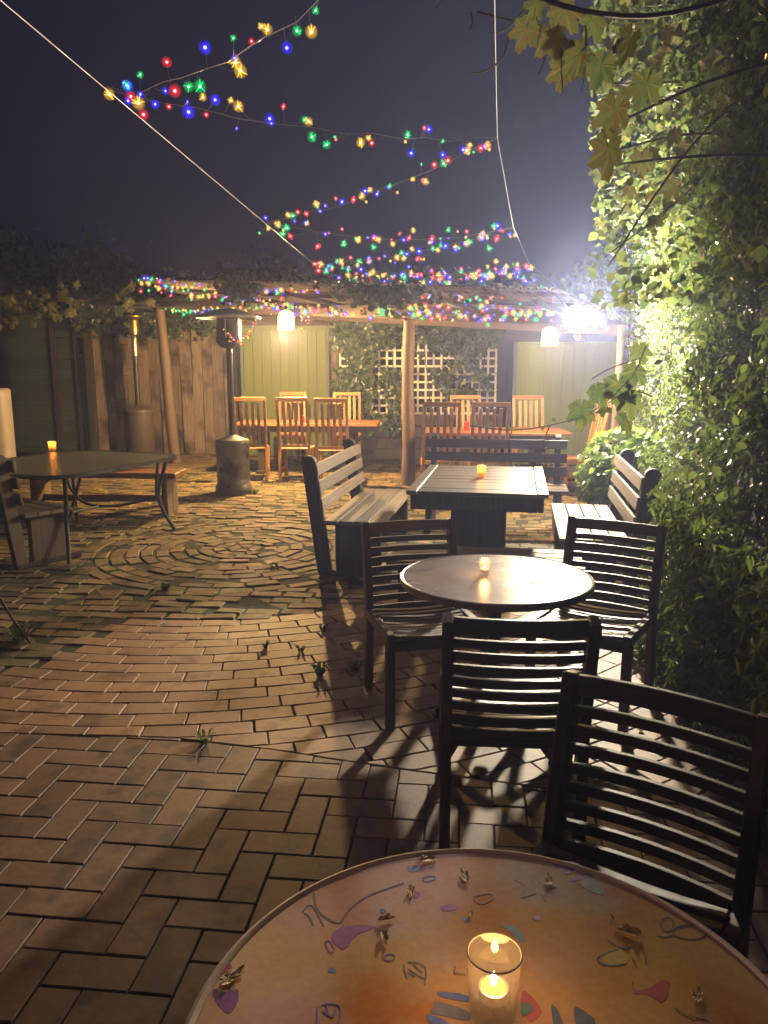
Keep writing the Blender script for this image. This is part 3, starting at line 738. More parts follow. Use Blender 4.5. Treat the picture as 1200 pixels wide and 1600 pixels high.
paint_line(Ln, 'line', z4, [(250, 180), (295, 205), (270, 245), (325, 230)]); paint_line(Ln, 'line', z4, [(305, 190), (322, 155), (345, 195)]); paint_line(Ln, 'line', z4, [(350, 235), (370, 262), (365, 225), (405, 205)])
paint_line(Ln, 'line', z4, [(95, 245), (125, 235), (160, 232), (168, 248), (135, 268), (105, 262), (95, 245)])
paint_line(Ln, 'line', z4, [(822 + 24 * math.cos(k), 348 + 26 * math.sin(k)) for k in (0, .8, 1.6, 2.4, 3.2, 4, 4.8, 5.6, 6.28)])
paint_line(Ln, 'line', z4, [(910 + 65 * math.cos(k), 375 + 28 * math.sin(k)) for k in (.2, .9, 1.6, 2.4, 3.1, 3.8, 4.5, 5.2, 6.0)]); paint_line(Ln, 'line', z4, [(785, 390), (815, 395), (850, 385)]); paint_line(Ln, 'line', z4, [(870, 360), (925, 348)])
paint_line(Ln, 'line', z3, [(550, 250), (560, 310), (600, 350), (655, 370), (690, 320), (760, 265), (850, 230), (915, 208)], .003)
paint_line(Ln, 'teal', z3, [(505, 325), (525, 300), (550, 310), (590, 385)]); paint_line(Ln, 'teal', z3, [(510, 330), (530, 345), (548, 382)])
paint_line(Ln, 'purple', z3, [(595, 450), (612, 445), (632, 480), (615, 492), (595, 455)])
for pts in ([(915, 540), (920, 570), (930, 597)], [(930, 530), (975, 535), (1005, 560), (1000, 625)], [(935, 560), (965, 580), (1000, 600)], [(955, 540), (990, 575)], [(930, 575), (960, 590)]): paint_line(Ln, 'teal', z3, pts)
for pts in ([(565, 715), (560, 783)], [(580, 705), (640, 702), (660, 730), (650, 783)], [(585, 730), (625, 755), (640, 715)], [(600, 700), (610, 745)]): paint_line(Ln, 'blue', z3, pts)
paint_line(Ln, 'blue', z3, [(835, 508), (855, 497), (878, 505), (870, 522), (840, 522), (835, 508)]); paint_line(Ln, 'blue', z3, [(992, 188), (1020, 180), (1045, 185), (1030, 198), (1000, 202), (992, 188)])
paint_line(Ln, 'blue', z3, [(190, 487), (205, 510), (205, 545)]); paint_line(Ln, 'line', z3, [(1120, 575), (1165, 580)]); paint_line(Ln, 'line', z3, [(1125, 548), (1120, 580)])
paint_line(Ln, 'line', z4, [(850, 660), (905, 690), (975, 705)]); paint_line(Ln, 'yellow', z4, [(865, 675), (930, 705)])

# ------------------------------------------------------------------ candle holders
def candle(label, x, y, z, r, h, kind='glass', watts=CANDLE_W):
    t = thing('candle_holder', label, 'candle', (x, y, z + .001), 0)
    g = M[{'glass': 'glass', 'amber': 'amberglass', 'red': 'redglass'}[kind]]
    b = MB(); b.lathe([(r * .80, 0), (r * .86, h * .10), (r * .98, h), (r * .93, h), (r * .82, h * .16), (0.0001, h * .14)], 32); gt = b.build('glass_tumbler', g, t, smooth=True)
    if r > .03:
        b = MB(); b.tube([(r * .955 * math.cos(a), r * .955 * math.sin(a), h) for a in [i * 2 * math.pi / 40 for i in range(41)]], .0013, 6); b.build('glass_lip', M['lip'], gt, smooth=True)
        for k in range(9):
            a = k * 2.4; q = r * .55 * ((k % 3) + .6) / 2.6
            b = MB(); b.lathe([(0.0001, -.006), (.0045, -.004), (.006, 0), (.0045, .004), (0.0001, .006)], 10, (q * math.cos(a), q * math.sin(a), h * .16 + .006)); b.build('glass_bead', g, gt, smooth=True)
    w = min(r * .62, .019); zb = h * .14 + (.012 if r > .03 else .001)
    b = MB(); b.lathe([(w, zb), (w * 1.03, zb + h * .17), (w * .9, zb + h * .17), (w * .85, zb + h * .15)], 20); tc_ = b.build('tealight_cup', M['tin'] if kind != 'red' else M['redwax'], t, smooth=True)
    b = MB(); b.lathe([(0.0001, zb + h * .15), (w * .86, zb + h * .155), (w * .86, zb + h * .16), (0.0001, zb + h * .165)], 20); b.build('wax', M['wax'] if kind != 'red' else M['redwax'], tc_, smooth=True)
    fz = zb + h * .17; fh = min(h * .28, .022)
    b = MB(); b.lathe([(0.0001, fz), (fh * .17, fz + fh * .2), (fh * .20, fz + fh * .38), (fh * .10, fz + fh * .75), (0.0001, fz + fh)], 12); b.build('flame', M['flame'], tc_, smooth=True)
    li = bpy.data.lights.new('candle_light', 'POINT'); li.energy = watts; li.color = (1.0, .50, .14) if kind != 'red' else (1, .2, .08); li.shadow_soft_size = .02
    lo = bpy.data.objects.new('candle_light', li); COL.objects.link(lo); lo.parent = t; lo.location = (0, 0, fz + fh + .012)
    return t
M['lip'] = surf('bright_glass_lip', (.5, .42, .32), (.6, .5, .4), (9, 9, 9), .15, .05, 0, 0, 0, spec=.9)
cpos = atz(770, 1583, TZ); candle('clear glass candle holder on the painted foreground table', cpos.x, cpos.y, TZ, .036, .088, 'glass', .52)
cpos = atz(757, 897, .70); candle('small glass candle holder on the middle round table', cpos.x, cpos.y, .70, .025, .062, 'glass', 1.0)
cpos = atz(752, 746, .745); candle('amber candle holder on the square slatted table', cpos.x, cpos.y, .747, .034, .082, 'amber', 1.3)
cpos = atz(82, 704, .705); candle('small candle holder on the glass table at left', cpos.x, cpos.y, .707, .04, .085, 'amber', 1.6)

# ------------------------------------------------------------------ slatted benches with thick dark ends
def bench(label, x, y, rz, L, back=True, mats=('grey_x', 'grey_x'), nseat=4, end='dark_end'):
    t = thing('garden_bench', label, 'bench', (x, y, 0), rz, 'slatted benches around the tables')
    SZ = .43
    for i in range(nseat):
        w = .455 / nseat; b = MB(); b.box((0, .228 - (i + .5) * w, SZ - .016 + rng.uniform(-.002, .002)), (L, w - .008, .032)); b.build('seat_slat', M[mats[0]], t, .004)
    for s in (-1, 1):
        xs = s * (L / 2 - .085)
        b = MB(); b.box((xs, .02, .205), (.055, .34, .38)); b.build('end_slab', M[end], t, .008)
        b = MB(); b.box((xs, 0, .022), (.062, .56 if back else .42, .044)); b.build('foot', M['dark_end'], t, .006)
        if back:
            z1 = .85; ytop = -.345
            sect = [(-.028, -.052), (.028, -.052), (.028, .052), (-.028, .052)]
            pts = [Vector((xs, -.235, .03)), Vector((xs, ytop, z1))]
            b = MB(); b.flat(pts, .105, .056, (1, 0, 0)); bp_ = b.build('back_post', M[end], t, .006)
            d = (pts[1] - pts[0]).normalized(); ax = Vector((1, 0, 0)); nrm_ = ax.cross(d)
            b = MB(); ring = [pts[1] - d * .01 + d * (.0525 * math.sin(a)) + nrm_ * (.0525 * math.cos(a)) for a in [math.pi * k / 10 for k in range(11)]]
            b.add([p - ax * .0281 for p in ring] + [p + ax * .0281 for p in ring], [tuple(range(11)), tuple(range(21, 10, -1))] + [(k, k + 1, k + 12, k + 11) for k in range(10)]); b.build('post_cap', M[end], bp_)
    if back:
        for k in range(3):
            z = .80 - k * .128; q = (z - .03) / (.85 - .03); yb = -.235 + (-.345 + .235) * q + .067
            b = MB(); b.box((0, yb, z), (L, .022, .088), Matrix.Rotation(math.atan2(.11, .82), 3, 'X')); b.build('back_slat', M[mats[1]], t, .004)
    else:
        b = MB(); b.box((0, 0, .2), (L - .2, .04, .07)); b.build('stretcher', M['dark_end'], t, .005)
    return t
bench('weathered bench with thick dark ends left of the square table', -.09, 6.2, R(-99.8), 1.55)
bench('weathered bench with thick dark ends right of the square table by the hedge', 1.475, 5.50, R(80.2), 1.36)
bench('dark stained bench behind the square table in front of the dining chairs', 1.03, 7.15, R(170.2), 1.36, mats=('garden_x', 'garden_x'))
bench('backless slatted bench between the square table and the middle round table', .60, 4.42, R(-9.8), 1.12, back=False)
bench('weathered bench at the left edge with its back to the camera', -3.20, 6.28, R(-33), 1.45, end='lit_end_z')

# ------------------------------------------------------------------ square slatted table
t = thing('square_table', 'square slatted timber table on dark slab legs between the benches', 'table', (.70, 5.47, 0), R(-9.8))
TW, TL, Z = .90, 1.36, .745
n = 9; w = (TL - 0) / n
for i in range(n):
    b = MB(); b.box((0, -TL / 2 + (i + .5) * w, Z - .013 + rng.uniform(-.0015, .0015)), (TW - .15, w - .006, .026)); b.build('top_slat', M['ttop_x'], t, .003)
for s in (-1, 1):
    b = MB(); b.box((s * (TW / 2 - .035), 0, Z - .012), (.068, TL, .028)); b.build('end_board', M['ttop_y'], t, .003)
    b = MB(); b.box((s * (TW / 2 - .045), 0, Z - .075), (.035, TL - .02, .095)); b.build('apron', M['dark_end'], t, .004)
    b = MB(); b.box((0, s * (TL / 2 - .035), Z - .075), (TW - .13, .035, .095)); b.build('apron', M['dark_end'], t, .004)
    b = MB(); b.box((0, s * .40, .31), (.36, .055, .62)); b.build('slab_leg', M['dark_end'], t, .008)
    b = MB(); b.box((0, s * .40, .025), (.52, .09, .05)); b.build('foot', M['dark_end'], t, .008)
b = MB(); b.box((0, 0, .18), (.06, .74, .10)); b.build('stretcher', M['dark_end'], t, .006)

# ------------------------------------------------------------------ left: glass table, heater, plank bench, tank
def glass_table():
    t = thing('glass_table', 'patio table with rippled glass top and curved dark metal legs at left', 'table', (-2.79, 6.74, 0), R(70))
    a, b_, z, n_ = .83, .67, .705, 6.0
    def outl(k, NN, da=0):
        th = 2 * math.pi * k / NN; c, s = math.cos(th), math.sin(th)
        return ((a + da) * math.copysign(abs(c) ** (2 / n_), c), (b_ + da) * math.copysign(abs(s) ** (2 / n_), s))
    NN = 96
    m, nt, out = newmat('rippled_glass'); L = nt.links.new
    tc = N(nt, 'ShaderNodeTexCoord'); vo = N(nt, 'ShaderNodeTexVoronoi'); vo.inputs['Scale'].default_value = 30; L(tc.outputs['Object'], vo.inputs['Vector'])
    bp = N(nt, 'ShaderNodeBump'); bp.inputs['Strength'].default_value = .8; bp.inputs['Distance'].default_value = .006; L(vo.outputs['Distance'], bp.inputs['Height'])
    p = N(nt, 'ShaderNodeBsdfPrincipled'); p.inputs['Base Color'].default_value = (.15, .16, .12, 1); p.inputs['Roughness'].default_value = .28; p.inputs['Specular IOR Level'].default_value = .7; L(bp.outputs[0], p.inputs['Normal'])
    tr = N(nt, 'ShaderNodeBsdfTransparent'); tr.inputs[0].default_value = (.45, .52, .42, 1)
    mx = N(nt, 'ShaderNodeMixShader'); mx.inputs[0].default_value = .78; L(tr.outputs[0], mx.inputs[1]); L(p.outputs[0], mx.inputs[2]); L(mx.outputs[0], out.inputs[0])
    mb = MB(); mb.prism([outl(k, NN, -.022) for k in range(NN)], z - .004, z + .004); mb.build('glass_top', m, t)
    mb = MB(); mb.sweep([Vector((*outl(k, NN), z - .006)) for k in range(NN)] + [Vector((*outl(0, NN), z - .006)), Vector((*outl(1, NN), z - .006))], [(-.022, -.016), (.022, -.016), (.022, .014), (-.022, .014)], caps=False); mb.build('frame', M['framemetal'], t, smooth=True)
    for sx in (-1, 1):
        for sy in (-1, 1):
            pts = [(sx * .66, sy * .56, z - .02), (sx * .62, sy * .52, .50), (sx * .60, sy * .49, .34), (sx * .63, sy * .52, .18), (sx * .70, sy * .58, 0)]
            mb = MB(); mb.tube(smooth_path(pts), .017, 10); mb.build('leg', M['framemetal'], t, smooth=True)
            pts = [(sx * .50, sy * .58, z - .02), (sx * .53, sy * .53, .50), (sx * .56, sy * .50, .36), (sx * .605, sy * .495, .30)]
            mb = MB(); mb.tube(smooth_path(pts), .013, 10); mb.build('leg_brace', M['framemetal'], t, smooth=True)
        mb = MB(); mb.tube(smooth_path([(sx * .60, -.49, .33), (sx * .42, -.25, .27), (sx * .36, 0, .25), (sx * .42, .25, .27), (sx * .60, .49, .33)]), .013, 10); mb.build('stretcher', M['framemetal'], t, smooth=True)
    mb = MB(); mb.tube([(-.36, 0, .25), (.36, 0, .25)], .012, 8); mb.build('stretcher', M['framemetal'], t)
def smooth_path(q, sub=5):
    q = [Vector(p) for p in q]; sm = []
    for i in range(len(q) - 1):
        p0, p1, p2, p3 = q[max(i - 1, 0)], q[i], q[i + 1], q[min(i + 2, len(q) - 1)]
        for s in range(sub):
            u = s / sub; sm.append(.5 * ((2 * p1) + (p2 - p0) * u + (2 * p0 - 5 * p1 + 4 * p2 - p3) * u * u + (3 * p1 - p0 - 3 * p2 + p3) * u ** 3))
    sm.append(q[-1]); return sm
glass_table()

t = thing('plank_bench', 'brown backless plank bench behind the glass table', 'bench', (-2.97, 8.08, 0), R(-3))
for i in range(2):
    b = MB(); b.box((0, -.10 + i * .2, .425), (1.66, .19, .055)); b.build('seat_plank', M['brownbench'], t, .005)
for s in (-1, 1):
    for q in (-1, 1):
        b = MB(); b.box((s * .70, q * .085, .199), (.06, .165, .397)); b.build('leg_board', M['grey_x'], t, .005)
    b = MB(); b.box((s * .70 - s * .05, 0, .36), (.04, .36, .07)); b.build('cross_bearer', M['brownbench'], t, .005)
b = MB(); b.box((0, 0, .16), (1.34, .04, .07)); b.build('stretcher', M['brownbench'], t, .004)

def heater(label, x, y, hh, body_h, body_r, hood_r, mb_body, mpole, mhead, mhood, domed=False):
    t = thing('patio_heater', label, 'patio heater', (x, y, 0), 0, 'gas patio heaters')
    b = MB(); b.lathe([(body_r * 1.12, 0), (body_r * 1.15, .05), (body_r * 1.1, .10), (body_r * 1.0, .13)], 32); b.build('base', M[mb_body], t, smooth=True)
    b = MB(); b.lathe([(body_r, .13), (body_r, .16), (body_r * .985, .165), (body_r * .985, .20), (body_r, .205), (body_r, body_h - .05), (body_r * 1.03, body_h - .045), (body_r * 1.03, body_h - .02), (body_r * .97, body_h)], 40); th = b.build('tank_housing', M[mb_body], t, smooth=True)
    b = MB(); b.lathe([(body_r * .965, body_h), (body_r * .5, body_h + .03), (.05, body_h + .055), (.032, body_h + .06)], 32); b.build('housing_lid', M['steel'] if mb_body == 'greysteel' else M[mb_body], th, smooth=True)
    b = MB(); b.tube([(0, 0, body_h + .05), (0, 0, hh - .36)], .038, 16); b.build('pole', M[mpole], t, smooth=True)
    if mhead == 'brass':
        b = MB(); b.lathe([(.034, hh - .72), (.04, hh - .715), (.04, hh - .46), (.034, hh - .455)], 20); b.build('control_sleeve', M['copper'], t, smooth=True)
        b = MB(); b.lathe([(.05, hh - .42), (.075, hh - .40), (.078, hh - .22), (.072, hh - .19)], 24); b.build('burner_screen', M['brass'], t, smooth=True)
        b = MB(); b.lathe([(.06, hh - .19), (.12, hh - .15), (.125, hh - .13), (.05, hh - .11)], 24); b.build('burner_collar', M['brass'], t, smooth=True)
    else:
        b = MB(); b.lathe([(.05, hh - .40), (.10, hh - .375), (.145, hh - .33), (.155, hh - .29), (.155, hh - .275)], 32); b.build('burner_bowl', M['darksteel'], t, smooth=True)
        b = MB(); b.lathe([(.140, hh - .272), (.140, hh - .06), (.12, hh - .045)], 32); b.build('burner_screen', M['darksteel'], t, smooth=True)
        for k in range(3):
            a = .5 + k * 2.094; b = MB(); b.tube([(.15 * math.cos(a), .15 * math.sin(a), hh - .28), (.165 * math.cos(a), .165 * math.sin(a), hh - .03)], .006, 6); b.build('hood_strut', M['steel'], t)
    if domed: pr = [(hood_r, hh - .04), (hood_r * .99, hh - .03), (hood_r * .8, hh + .05), (hood_r * .45, hh + .10), (.001, hh + .115)]
    else: pr = [(hood_r * .985, hh - .045), (hood_r, hh - .03), (hood_r * .985, hh - .022), (hood_r * .55, hh + .03), (hood_r * .28, hh + .055), (.001, hh + .075)]
    lo = [(r * .985, z - .006) for r, z in pr[::-1]]
    b = MB(); b.lathe(lo + pr, 48); b.build('reflector_hood', M[mhood], t, smooth=True)
    b = MB(); b.box((-.55 * body_r, -body_r * .86, .30), (.055, .03, .07), Matrix.Rotation(R(-32), 3, 'Z')); b.build('vent_hole', M['darksteel'], th)
    return t
M['drum'] = wood('dark_drum', (.045, .033, .024), (.085, .062, .045), 'z', .6)
M['copper'] = surf('coppery_sleeve', (.50, .30, .18), (.62, .40, .26), (12, 12, 12), .35, .08, .05, .001, 0, metal=.8)
heater('grey steel patio heater with wide hood standing in the courtyard', -1.86, 9.42, 2.15, .66, .20, .385, 'greysteel', 'darksteel', 'dark', 'hood')
heater('dark patio heater with brassy burner in front of the paling fence', -3.78, 11.9, 2.42, .90, .225, .30, 'drum', 'darksteel', 'brass', 'darksteel', True)

# off white tank unit at the left edge
p = aty(4, 602, 10.9)
t = thing('water_heater', 'off white water heater cabinet at the far left edge', 'water heater', (p.x - .19, 10.9, 0), R(6))
b = MB(); b.prism([(.25 * math.copysign(abs(math.cos(a)) ** .5, math.cos(a)), .20 * math.copysign(abs(math.sin(a)) ** .5, math.sin(a))) for a in [k * 2 * math.pi / 40 for k in range(40)]], .08, 1.24, .03); cb = b.build('cabinet', M['whitetank'], t, smooth=True)
b = MB(); b.box((0, 0, .04), (.42, .32, .08)); b.build('plinth', M['darkpale'], t, .005)
b = MB(); b.tube([(.13 + .04 * math.cos(a), -.2005, 1.09 + .04 * math.sin(a)) for a in [k * .5 for k in range(-1, 10)]], .006, 6); b.build('round_emblem', M['ink'], cb)
b = MB(); b.box((.13, -.2005, .99), (.07, .004, .02)); b.build('printed_bar', M['ink'], cb)

# ------------------------------------------------------------------ dining sets at the back
def dining_chair(label, x, y, rz):
    t = thing('dining_chair', label, 'chair', (x, y, 0), rz, 'orange timber dining chairs')
    HT, HW, SZ = 1.11, .20, .45
    def yb(z): return -.20 - .02 * (1 - min(z / .45, 1)) - .115 * max(0, (z - .45) / .62) ** 1.5
    zs = (0, .2, .45, .6, .75, .9, HT)
    for s in (-1, 1):
        b = MB(); b.flat([(s * HW, yb(z), z) for z in zs], .036, .040, (0, 1, 0)); b.build('back_leg', M['teak_z'], t, .004)
        b = MB(); b.bar((s * HW, .21, 0), (s * HW, .21, SZ - .02), .040, .04, (0, 1, 0)); b.build('front_leg', M['teak_z'], t, .004)
        b = MB(); b.bar((s * HW, -.19, SZ - .045), (s * HW, .20, SZ - .045), .024, .055); b.build('side_rail', M['teak_x'], t, .003)
        b = MB(); b.bar((s * HW, -.20, .16), (s * HW, .20, .16), .02, .03); b.build('side_stretcher', M['teak_x'], t, .003)
    for k in range(4):
        xs = -.115 + k * .0767
        b = MB(); b.flat([(xs, yb(z) + .002, z) for z in (.49, .6, .75, .9, HT - .04)], .040, .012, (0, 1, 0)); b.build('back_slat', M['teak_z'], t, .002)
    b = MB(); b.flat([(-HW - .018, yb(HT) - .001, HT + .004), (HW + .018, yb(HT) - .001, HT + .004)], .032, .055); b.build('top_rail', M['teak_x'], t, .005)
    b = MB(); b.flat([(-HW + .018, yb(.485), .485), (HW - .018, yb(.485), .485)], .024, .045); b.build('lower_rail', M['teak_x'], t, .004)
    for k in range(5):
        b = MB(); b.box((0, .20 - k * .085, SZ - .008), (HW * 2 + .02, .076, .018)); b.build('seat_slat', M['teak_x'], t, .003)
    return t
for a in (('teak dining chair behind the grey heater, leftmost at the left dining table', -1.82, 10.62, R(5)),
          ('teak dining chair at the middle of the near side of the left table', -1.20, 10.58, R(-4)),
          ('teak dining chair on the near side of the left table beside the bench back', -.67, 10.30, R(-3)),
          ('teak dining chair on the far side of the left table against the lime panel', -1.50, 12.25, R(176)),
          ('teak dining chair on the far side of the left table in front of the ivy', -.58, 12.10, R(182)),
          ('shadowed dining chair nearest the centre post at the right table', .66, 9.12, R(0)),
          ('shadowed dining chair right of the red candle on the near side of the right table', 1.22, 9.12, R(0)),
          ('teak dining chair behind the red candle on the far side of the right table', 1.16, 10.70, R(180)),
          ('teak dining chair in front of the sage green panel at the right table', 2.02, 10.55, R(180)),
          ('teak dining chair seen side on at the right end of the right table', 2.38, 9.40, R(96))):
    dining_chair(*a)
def dining_table(label, x, y, rz, L, Wd):
    t = thing('dining_table', label, 'table', (x, y, 0), rz, 'long dining tables')
    n = 5; w = Wd / n
    for i in range(n):
        b = MB(); b.box((0, -Wd / 2 + (i + .5) * w, .722), (L, w - .004, .036)); b.build('top_plank', M['teak_dk'], t, .004)
    for s in (-1, 1):
        b = MB(); b.box((0, s * (Wd / 2 - .08), .66), (L - .3, .035, .085)); b.build('apron', M['dark_end'], t, .004)
        b = MB(); b.box((s * (L / 2 - .38), 0, .35), (.09, .50, .61)); b.build('trestle_leg', M['dark_end'], t, .008)
        b = MB(); b.box((s * (L / 2 - .38), 0, .025), (.12, .66, .05)); b.build('trestle_foot', M['dark_end'], t, .008)
        b = MB(); b.bar((s * (L / 2 - .06), 0, .68), (s * (L / 2 - .34), 0, .45), .07, .06); b.build('brace', M['dark_end'], t, .005)
    return t
M['teak_dk'] = wood('brown_teak_top', (.19, .080, .028), (.31, .145, .052), 'x', .4)
dining_table('long brown dining table under the lamp in front of the lime green panel', -1.12, 11.42, R(-3), 2.1, .95)
dining_table('long brown dining table under the lamp on the right', 1.42, 9.85, R(-2), 1.80, .95)
candle('red glass candle on the left dining table', aty(472, 655, 11.3).x, 11.3, .741, .035, .09, 'red', .5)
candle('red glass candle on the right dining table', aty(729, 668, 9.75).x, 9.75, .741, .035, .11, 'red', .5)
# ------------------------------------------------------------------ lamps
def pendant(label, px, py, Y, w, h, watts):
    c = aty(px, py, Y); t = thing('pendant_lamp', label, 'lamp', (c.x, c.y, c.z), 0, 'lit pendant lamps')
    r = w / 2
    b = MB(); b.lathe([(r, -h / 2), (r * 1.02, -h / 2 + .01), (r * .98, h * .18), (r * .80, h * .40), (r * .45, h / 2), (.02, h / 2 + .012)], 28); o = b.build('glass_shade', M['shade'], t, smooth=True)
    b = MB(); b.lathe([(.022, h / 2 + .005), (.026, h / 2 + .05), (.012, h / 2 + .07)], 14); b.build('lamp_holder', M['darksteel'], t, smooth=True)
    b = MB(); b.tube([(0, 0, h / 2 + .06), (.004, 0, h / 2 + .16), (0, 0, h / 2 + .30)], .005, 6); b.build('flex', M['darksteel'], t)
    b = MB(); b.lathe([(.0001, -h / 2 + .042), (.022, -h / 2 + .05), (.03, -h / 2 + .075), (.02, -h / 2 + .11)], 16); b.build('bulb', M['bulbw'], t, smooth=True)
    li = bpy.data.lights.new('pendant_light', 'POINT'); li.energy = watts; li.color = (1.0, .60, .22); li.shadow_soft_size = .03
    lo = bpy.data.objects.new('pendant_light', li); COL.objects.link(lo); lo.parent = t; lo.location = (0, 0, -h / 2 - .034)
pendant('glowing yellow pendant lamp above the left dining table', 447, 501, 10.25, .215, .24, LAMP_W[0])
pendant('glowing pendant lamp above the right dining table beside the floodlight', 859, 526, 9.1, .19, .205, LAMP_W[1])

fp = aty(903, 495, 7.75)
t = thing('floodlight', 'dazzling white floodlight under the right end of the iron roof', 'lamp', fp, R(19))
b = MB(); rot = Matrix.Rotation(R(90 - 14), 3, 'X')
prof = [(.115 * math.cos(a), .045 * math.sin(a)) for a in [math.pi / 2 * k / 5 for k in range(5)]] + [(.0005, .045)]
b.lathe(prof, 16, (0, -.012, 0), rot); b.v = [(x * 1.28, y, z * .92) for x, y, z in b.v]; b.build('lens', M['floodlens'], t, smooth=True)
b = MB(); b.lathe([(.03, -.10), (.10, -.085), (.128, -.03), (.130, -.008), (.118, .002)], 24, (0, -.008, 0), rot); b.v = [(x * 1.28, y, z * .92) for x, y, z in b.v]; ho = b.build('housing', M['darksteel'], t, smooth=True)
b = MB(); b.flat([(0, .09, 0), (-.03, .16, .10), (-.12, .24, .24)], .04, .012); b.build('bracket', M['darksteel'], t)

# ------------------------------------------------------------------ support wires
LW0, LW1 = aty(0, 0, 2.0), aty(530, 446, 10.7)
LWa = LW0 + (LW0 - LW1).normalized() * 2.6
def lw(Y): k = (Y - LW0.y) / (LW1.y - LW0.y); return LW0.lerp(LW1, k)
b = MB(); b.tube([LWa, LW0, lw(5), LW1], .0013, 6); tag(b.build('support_wire', M['wire']), 'pale wire running from the top left corner down to the iron roof', 'wire')
RW = [aty(770, -420, 1.0), aty(773, 0, 1.75), aty(777, 215, 4.0), aty(802, 355, 6.65), aty(827, 412, 9.2), aty(882, 459, 9.8)]
b = MB(); b.tube(RW, .0013, 6); tag(b.build('support_wire', M['wire']), 'pale wire hanging from the top centre to the vines above the floodlight', 'wire')

# ------------------------------------------------------------------ coloured fairy lights
BC = dict(blue=((.035, .02, 1.0), 4.2), yellow=((1.0, .52, .05), 3.4), red=((1.0, .025, .04), 3.4), green=((.012, .85, .18), 2.4))
core = emit('bulb_core', (1, .95, .85), 22.0, 'NONE')
bulb_me = {}
def ico(mb, c, r, sub):
    bm = bmesh.new(); bmesh.ops.create_icosphere(bm, subdivisions=sub, radius=r)
    mb.add([v.co + Vector(c) for v in bm.verts], [[v.index for v in f.verts] for f in bm.faces]); bm.free()
for cn, (c, st) in BC.items():
    jac = emit('bulb_' + cn, c, st, 'NONE', .15); glo = emit('bulb_halo_' + cn, c, st * .45, 'NONE', .93)  # near-clear glowing shells that imitate a lens halo around each bulb
    for var in range(3):
        mb = MB(); mb.cur = 0
        ico(mb, (0, 0, 0), .0072 if cn in ('blue', 'red') else .0056, 2)
        if cn in ('yellow', 'green') or var == 2:   # glowing spikes that imitate lens star glints
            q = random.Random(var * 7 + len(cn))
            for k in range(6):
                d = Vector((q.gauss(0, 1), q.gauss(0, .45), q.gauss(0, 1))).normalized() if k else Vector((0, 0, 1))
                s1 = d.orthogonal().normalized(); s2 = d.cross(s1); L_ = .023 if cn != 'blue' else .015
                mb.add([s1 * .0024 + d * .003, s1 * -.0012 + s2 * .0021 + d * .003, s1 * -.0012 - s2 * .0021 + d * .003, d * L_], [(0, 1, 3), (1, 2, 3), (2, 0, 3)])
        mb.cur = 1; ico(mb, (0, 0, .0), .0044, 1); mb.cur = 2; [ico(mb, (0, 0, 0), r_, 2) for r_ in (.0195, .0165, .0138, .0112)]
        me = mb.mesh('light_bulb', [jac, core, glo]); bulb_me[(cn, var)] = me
CN = ['yellow', 'blue', 'red', 'green']
def strand(label, pts, spacing, jit=.035, sag=0.0, scale=1.0, cols=CN, wts=(34, 27, 20, 19), r=.0010, seed=0, group='strands of coloured fairy lights', glow=0.0):
    q = random.Random(seed + 100)
    t = thing('fairy_light_string', label, 'string lights', pts[0], 0, group)
    org = Vector(pts[0]); P = []
    for i in range(len(pts) - 1):
        for s in range(12):
            k = s / 12; p = pts[i].lerp(pts[i + 1], k); p.z -= sag * 4 * k * (1 - k); P.append(p)
    P.append(pts[-1].copy())
    L = sum((b - a).length for a, b in zip(P, P[1:]))
    b = MB(); b.tube([p - org + Vector((q.gauss(0, .006), q.gauss(0, .006), q.gauss(0, .006))) for p in P], r, 5)
    n = max(2, int(L / spacing)); last = None
    for i in range(n):
        p0 = poly_at(P, min(max((i + .5 + q.uniform(-.4, .4)) / n, 0), 1)); p = p0 + Vector((q.gauss(0, jit), q.gauss(0, jit), q.gauss(-jit * .3, jit)))
        cn = q.choices(cols, wts[:len(cols)])[0]
        if cn == last: cn = q.choice(cols)
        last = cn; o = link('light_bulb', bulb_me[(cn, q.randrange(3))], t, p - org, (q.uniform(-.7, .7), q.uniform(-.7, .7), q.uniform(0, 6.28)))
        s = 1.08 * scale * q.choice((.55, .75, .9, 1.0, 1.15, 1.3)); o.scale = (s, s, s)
        if (p - p0).length > .012: b.tube([p0 - org, (p0 + p) / 2 - org + Vector((0, 0, -.006)), p - org], r * .4, 4)
    b.build('cable', M['cable'], t)
    if glow:   # unseen fill lights added along the strand to lift the shadows below
        for k_, c_ in ((.27, (1.0, .64, .42)), (.73, (.95, .66, .62))):
            li = bpy.data.lights.new('strand_fill', 'POINT'); li.energy = glow; li.color = c_; li.shadow_soft_size = .30
            lo = bpy.data.objects.new('strand_fill', li); COL.objects.link(lo); lo.parent = t; lo.location = poly_at(P, k_) - org + Vector((0, 0, -.03))
    return t
L1, L2, L3, L4 = lw(2.66), lw(5.35), lw(8.0), lw(10.3)
R0 = aty(775, -260, 1.25); R1, R2, R3 = RW[2], RW[3], RW[4]
strand('coloured light strand climbing from the left wire to the top of the picture', [L1, R0], .048, sag=.10, seed=1, scale=.68, jit=.027, glow=STRING_FILL_W * .55)
strand('loose strand of few coloured lights dipping between the wires at the top', [L1, R1], .055, sag=.05, seed=2, jit=.034, scale=.75, glow=STRING_FILL_W)
strand('coloured light strand from the red and yellow lights down to the left wire', [R1, L2], .052, sag=.05, seed=3, jit=.028, scale=.85, glow=STRING_FILL_W)
strand('coloured light strand below the second crossing at the left wire', [L2, R2], .048, sag=.10, seed=4, scale=1.0, glow=STRING_FILL_W)
strand('fourth coloured strand running back to the left wire', [R2, L3], .045, sag=.06, seed=5, scale=1.35, glow=STRING_FILL_W)
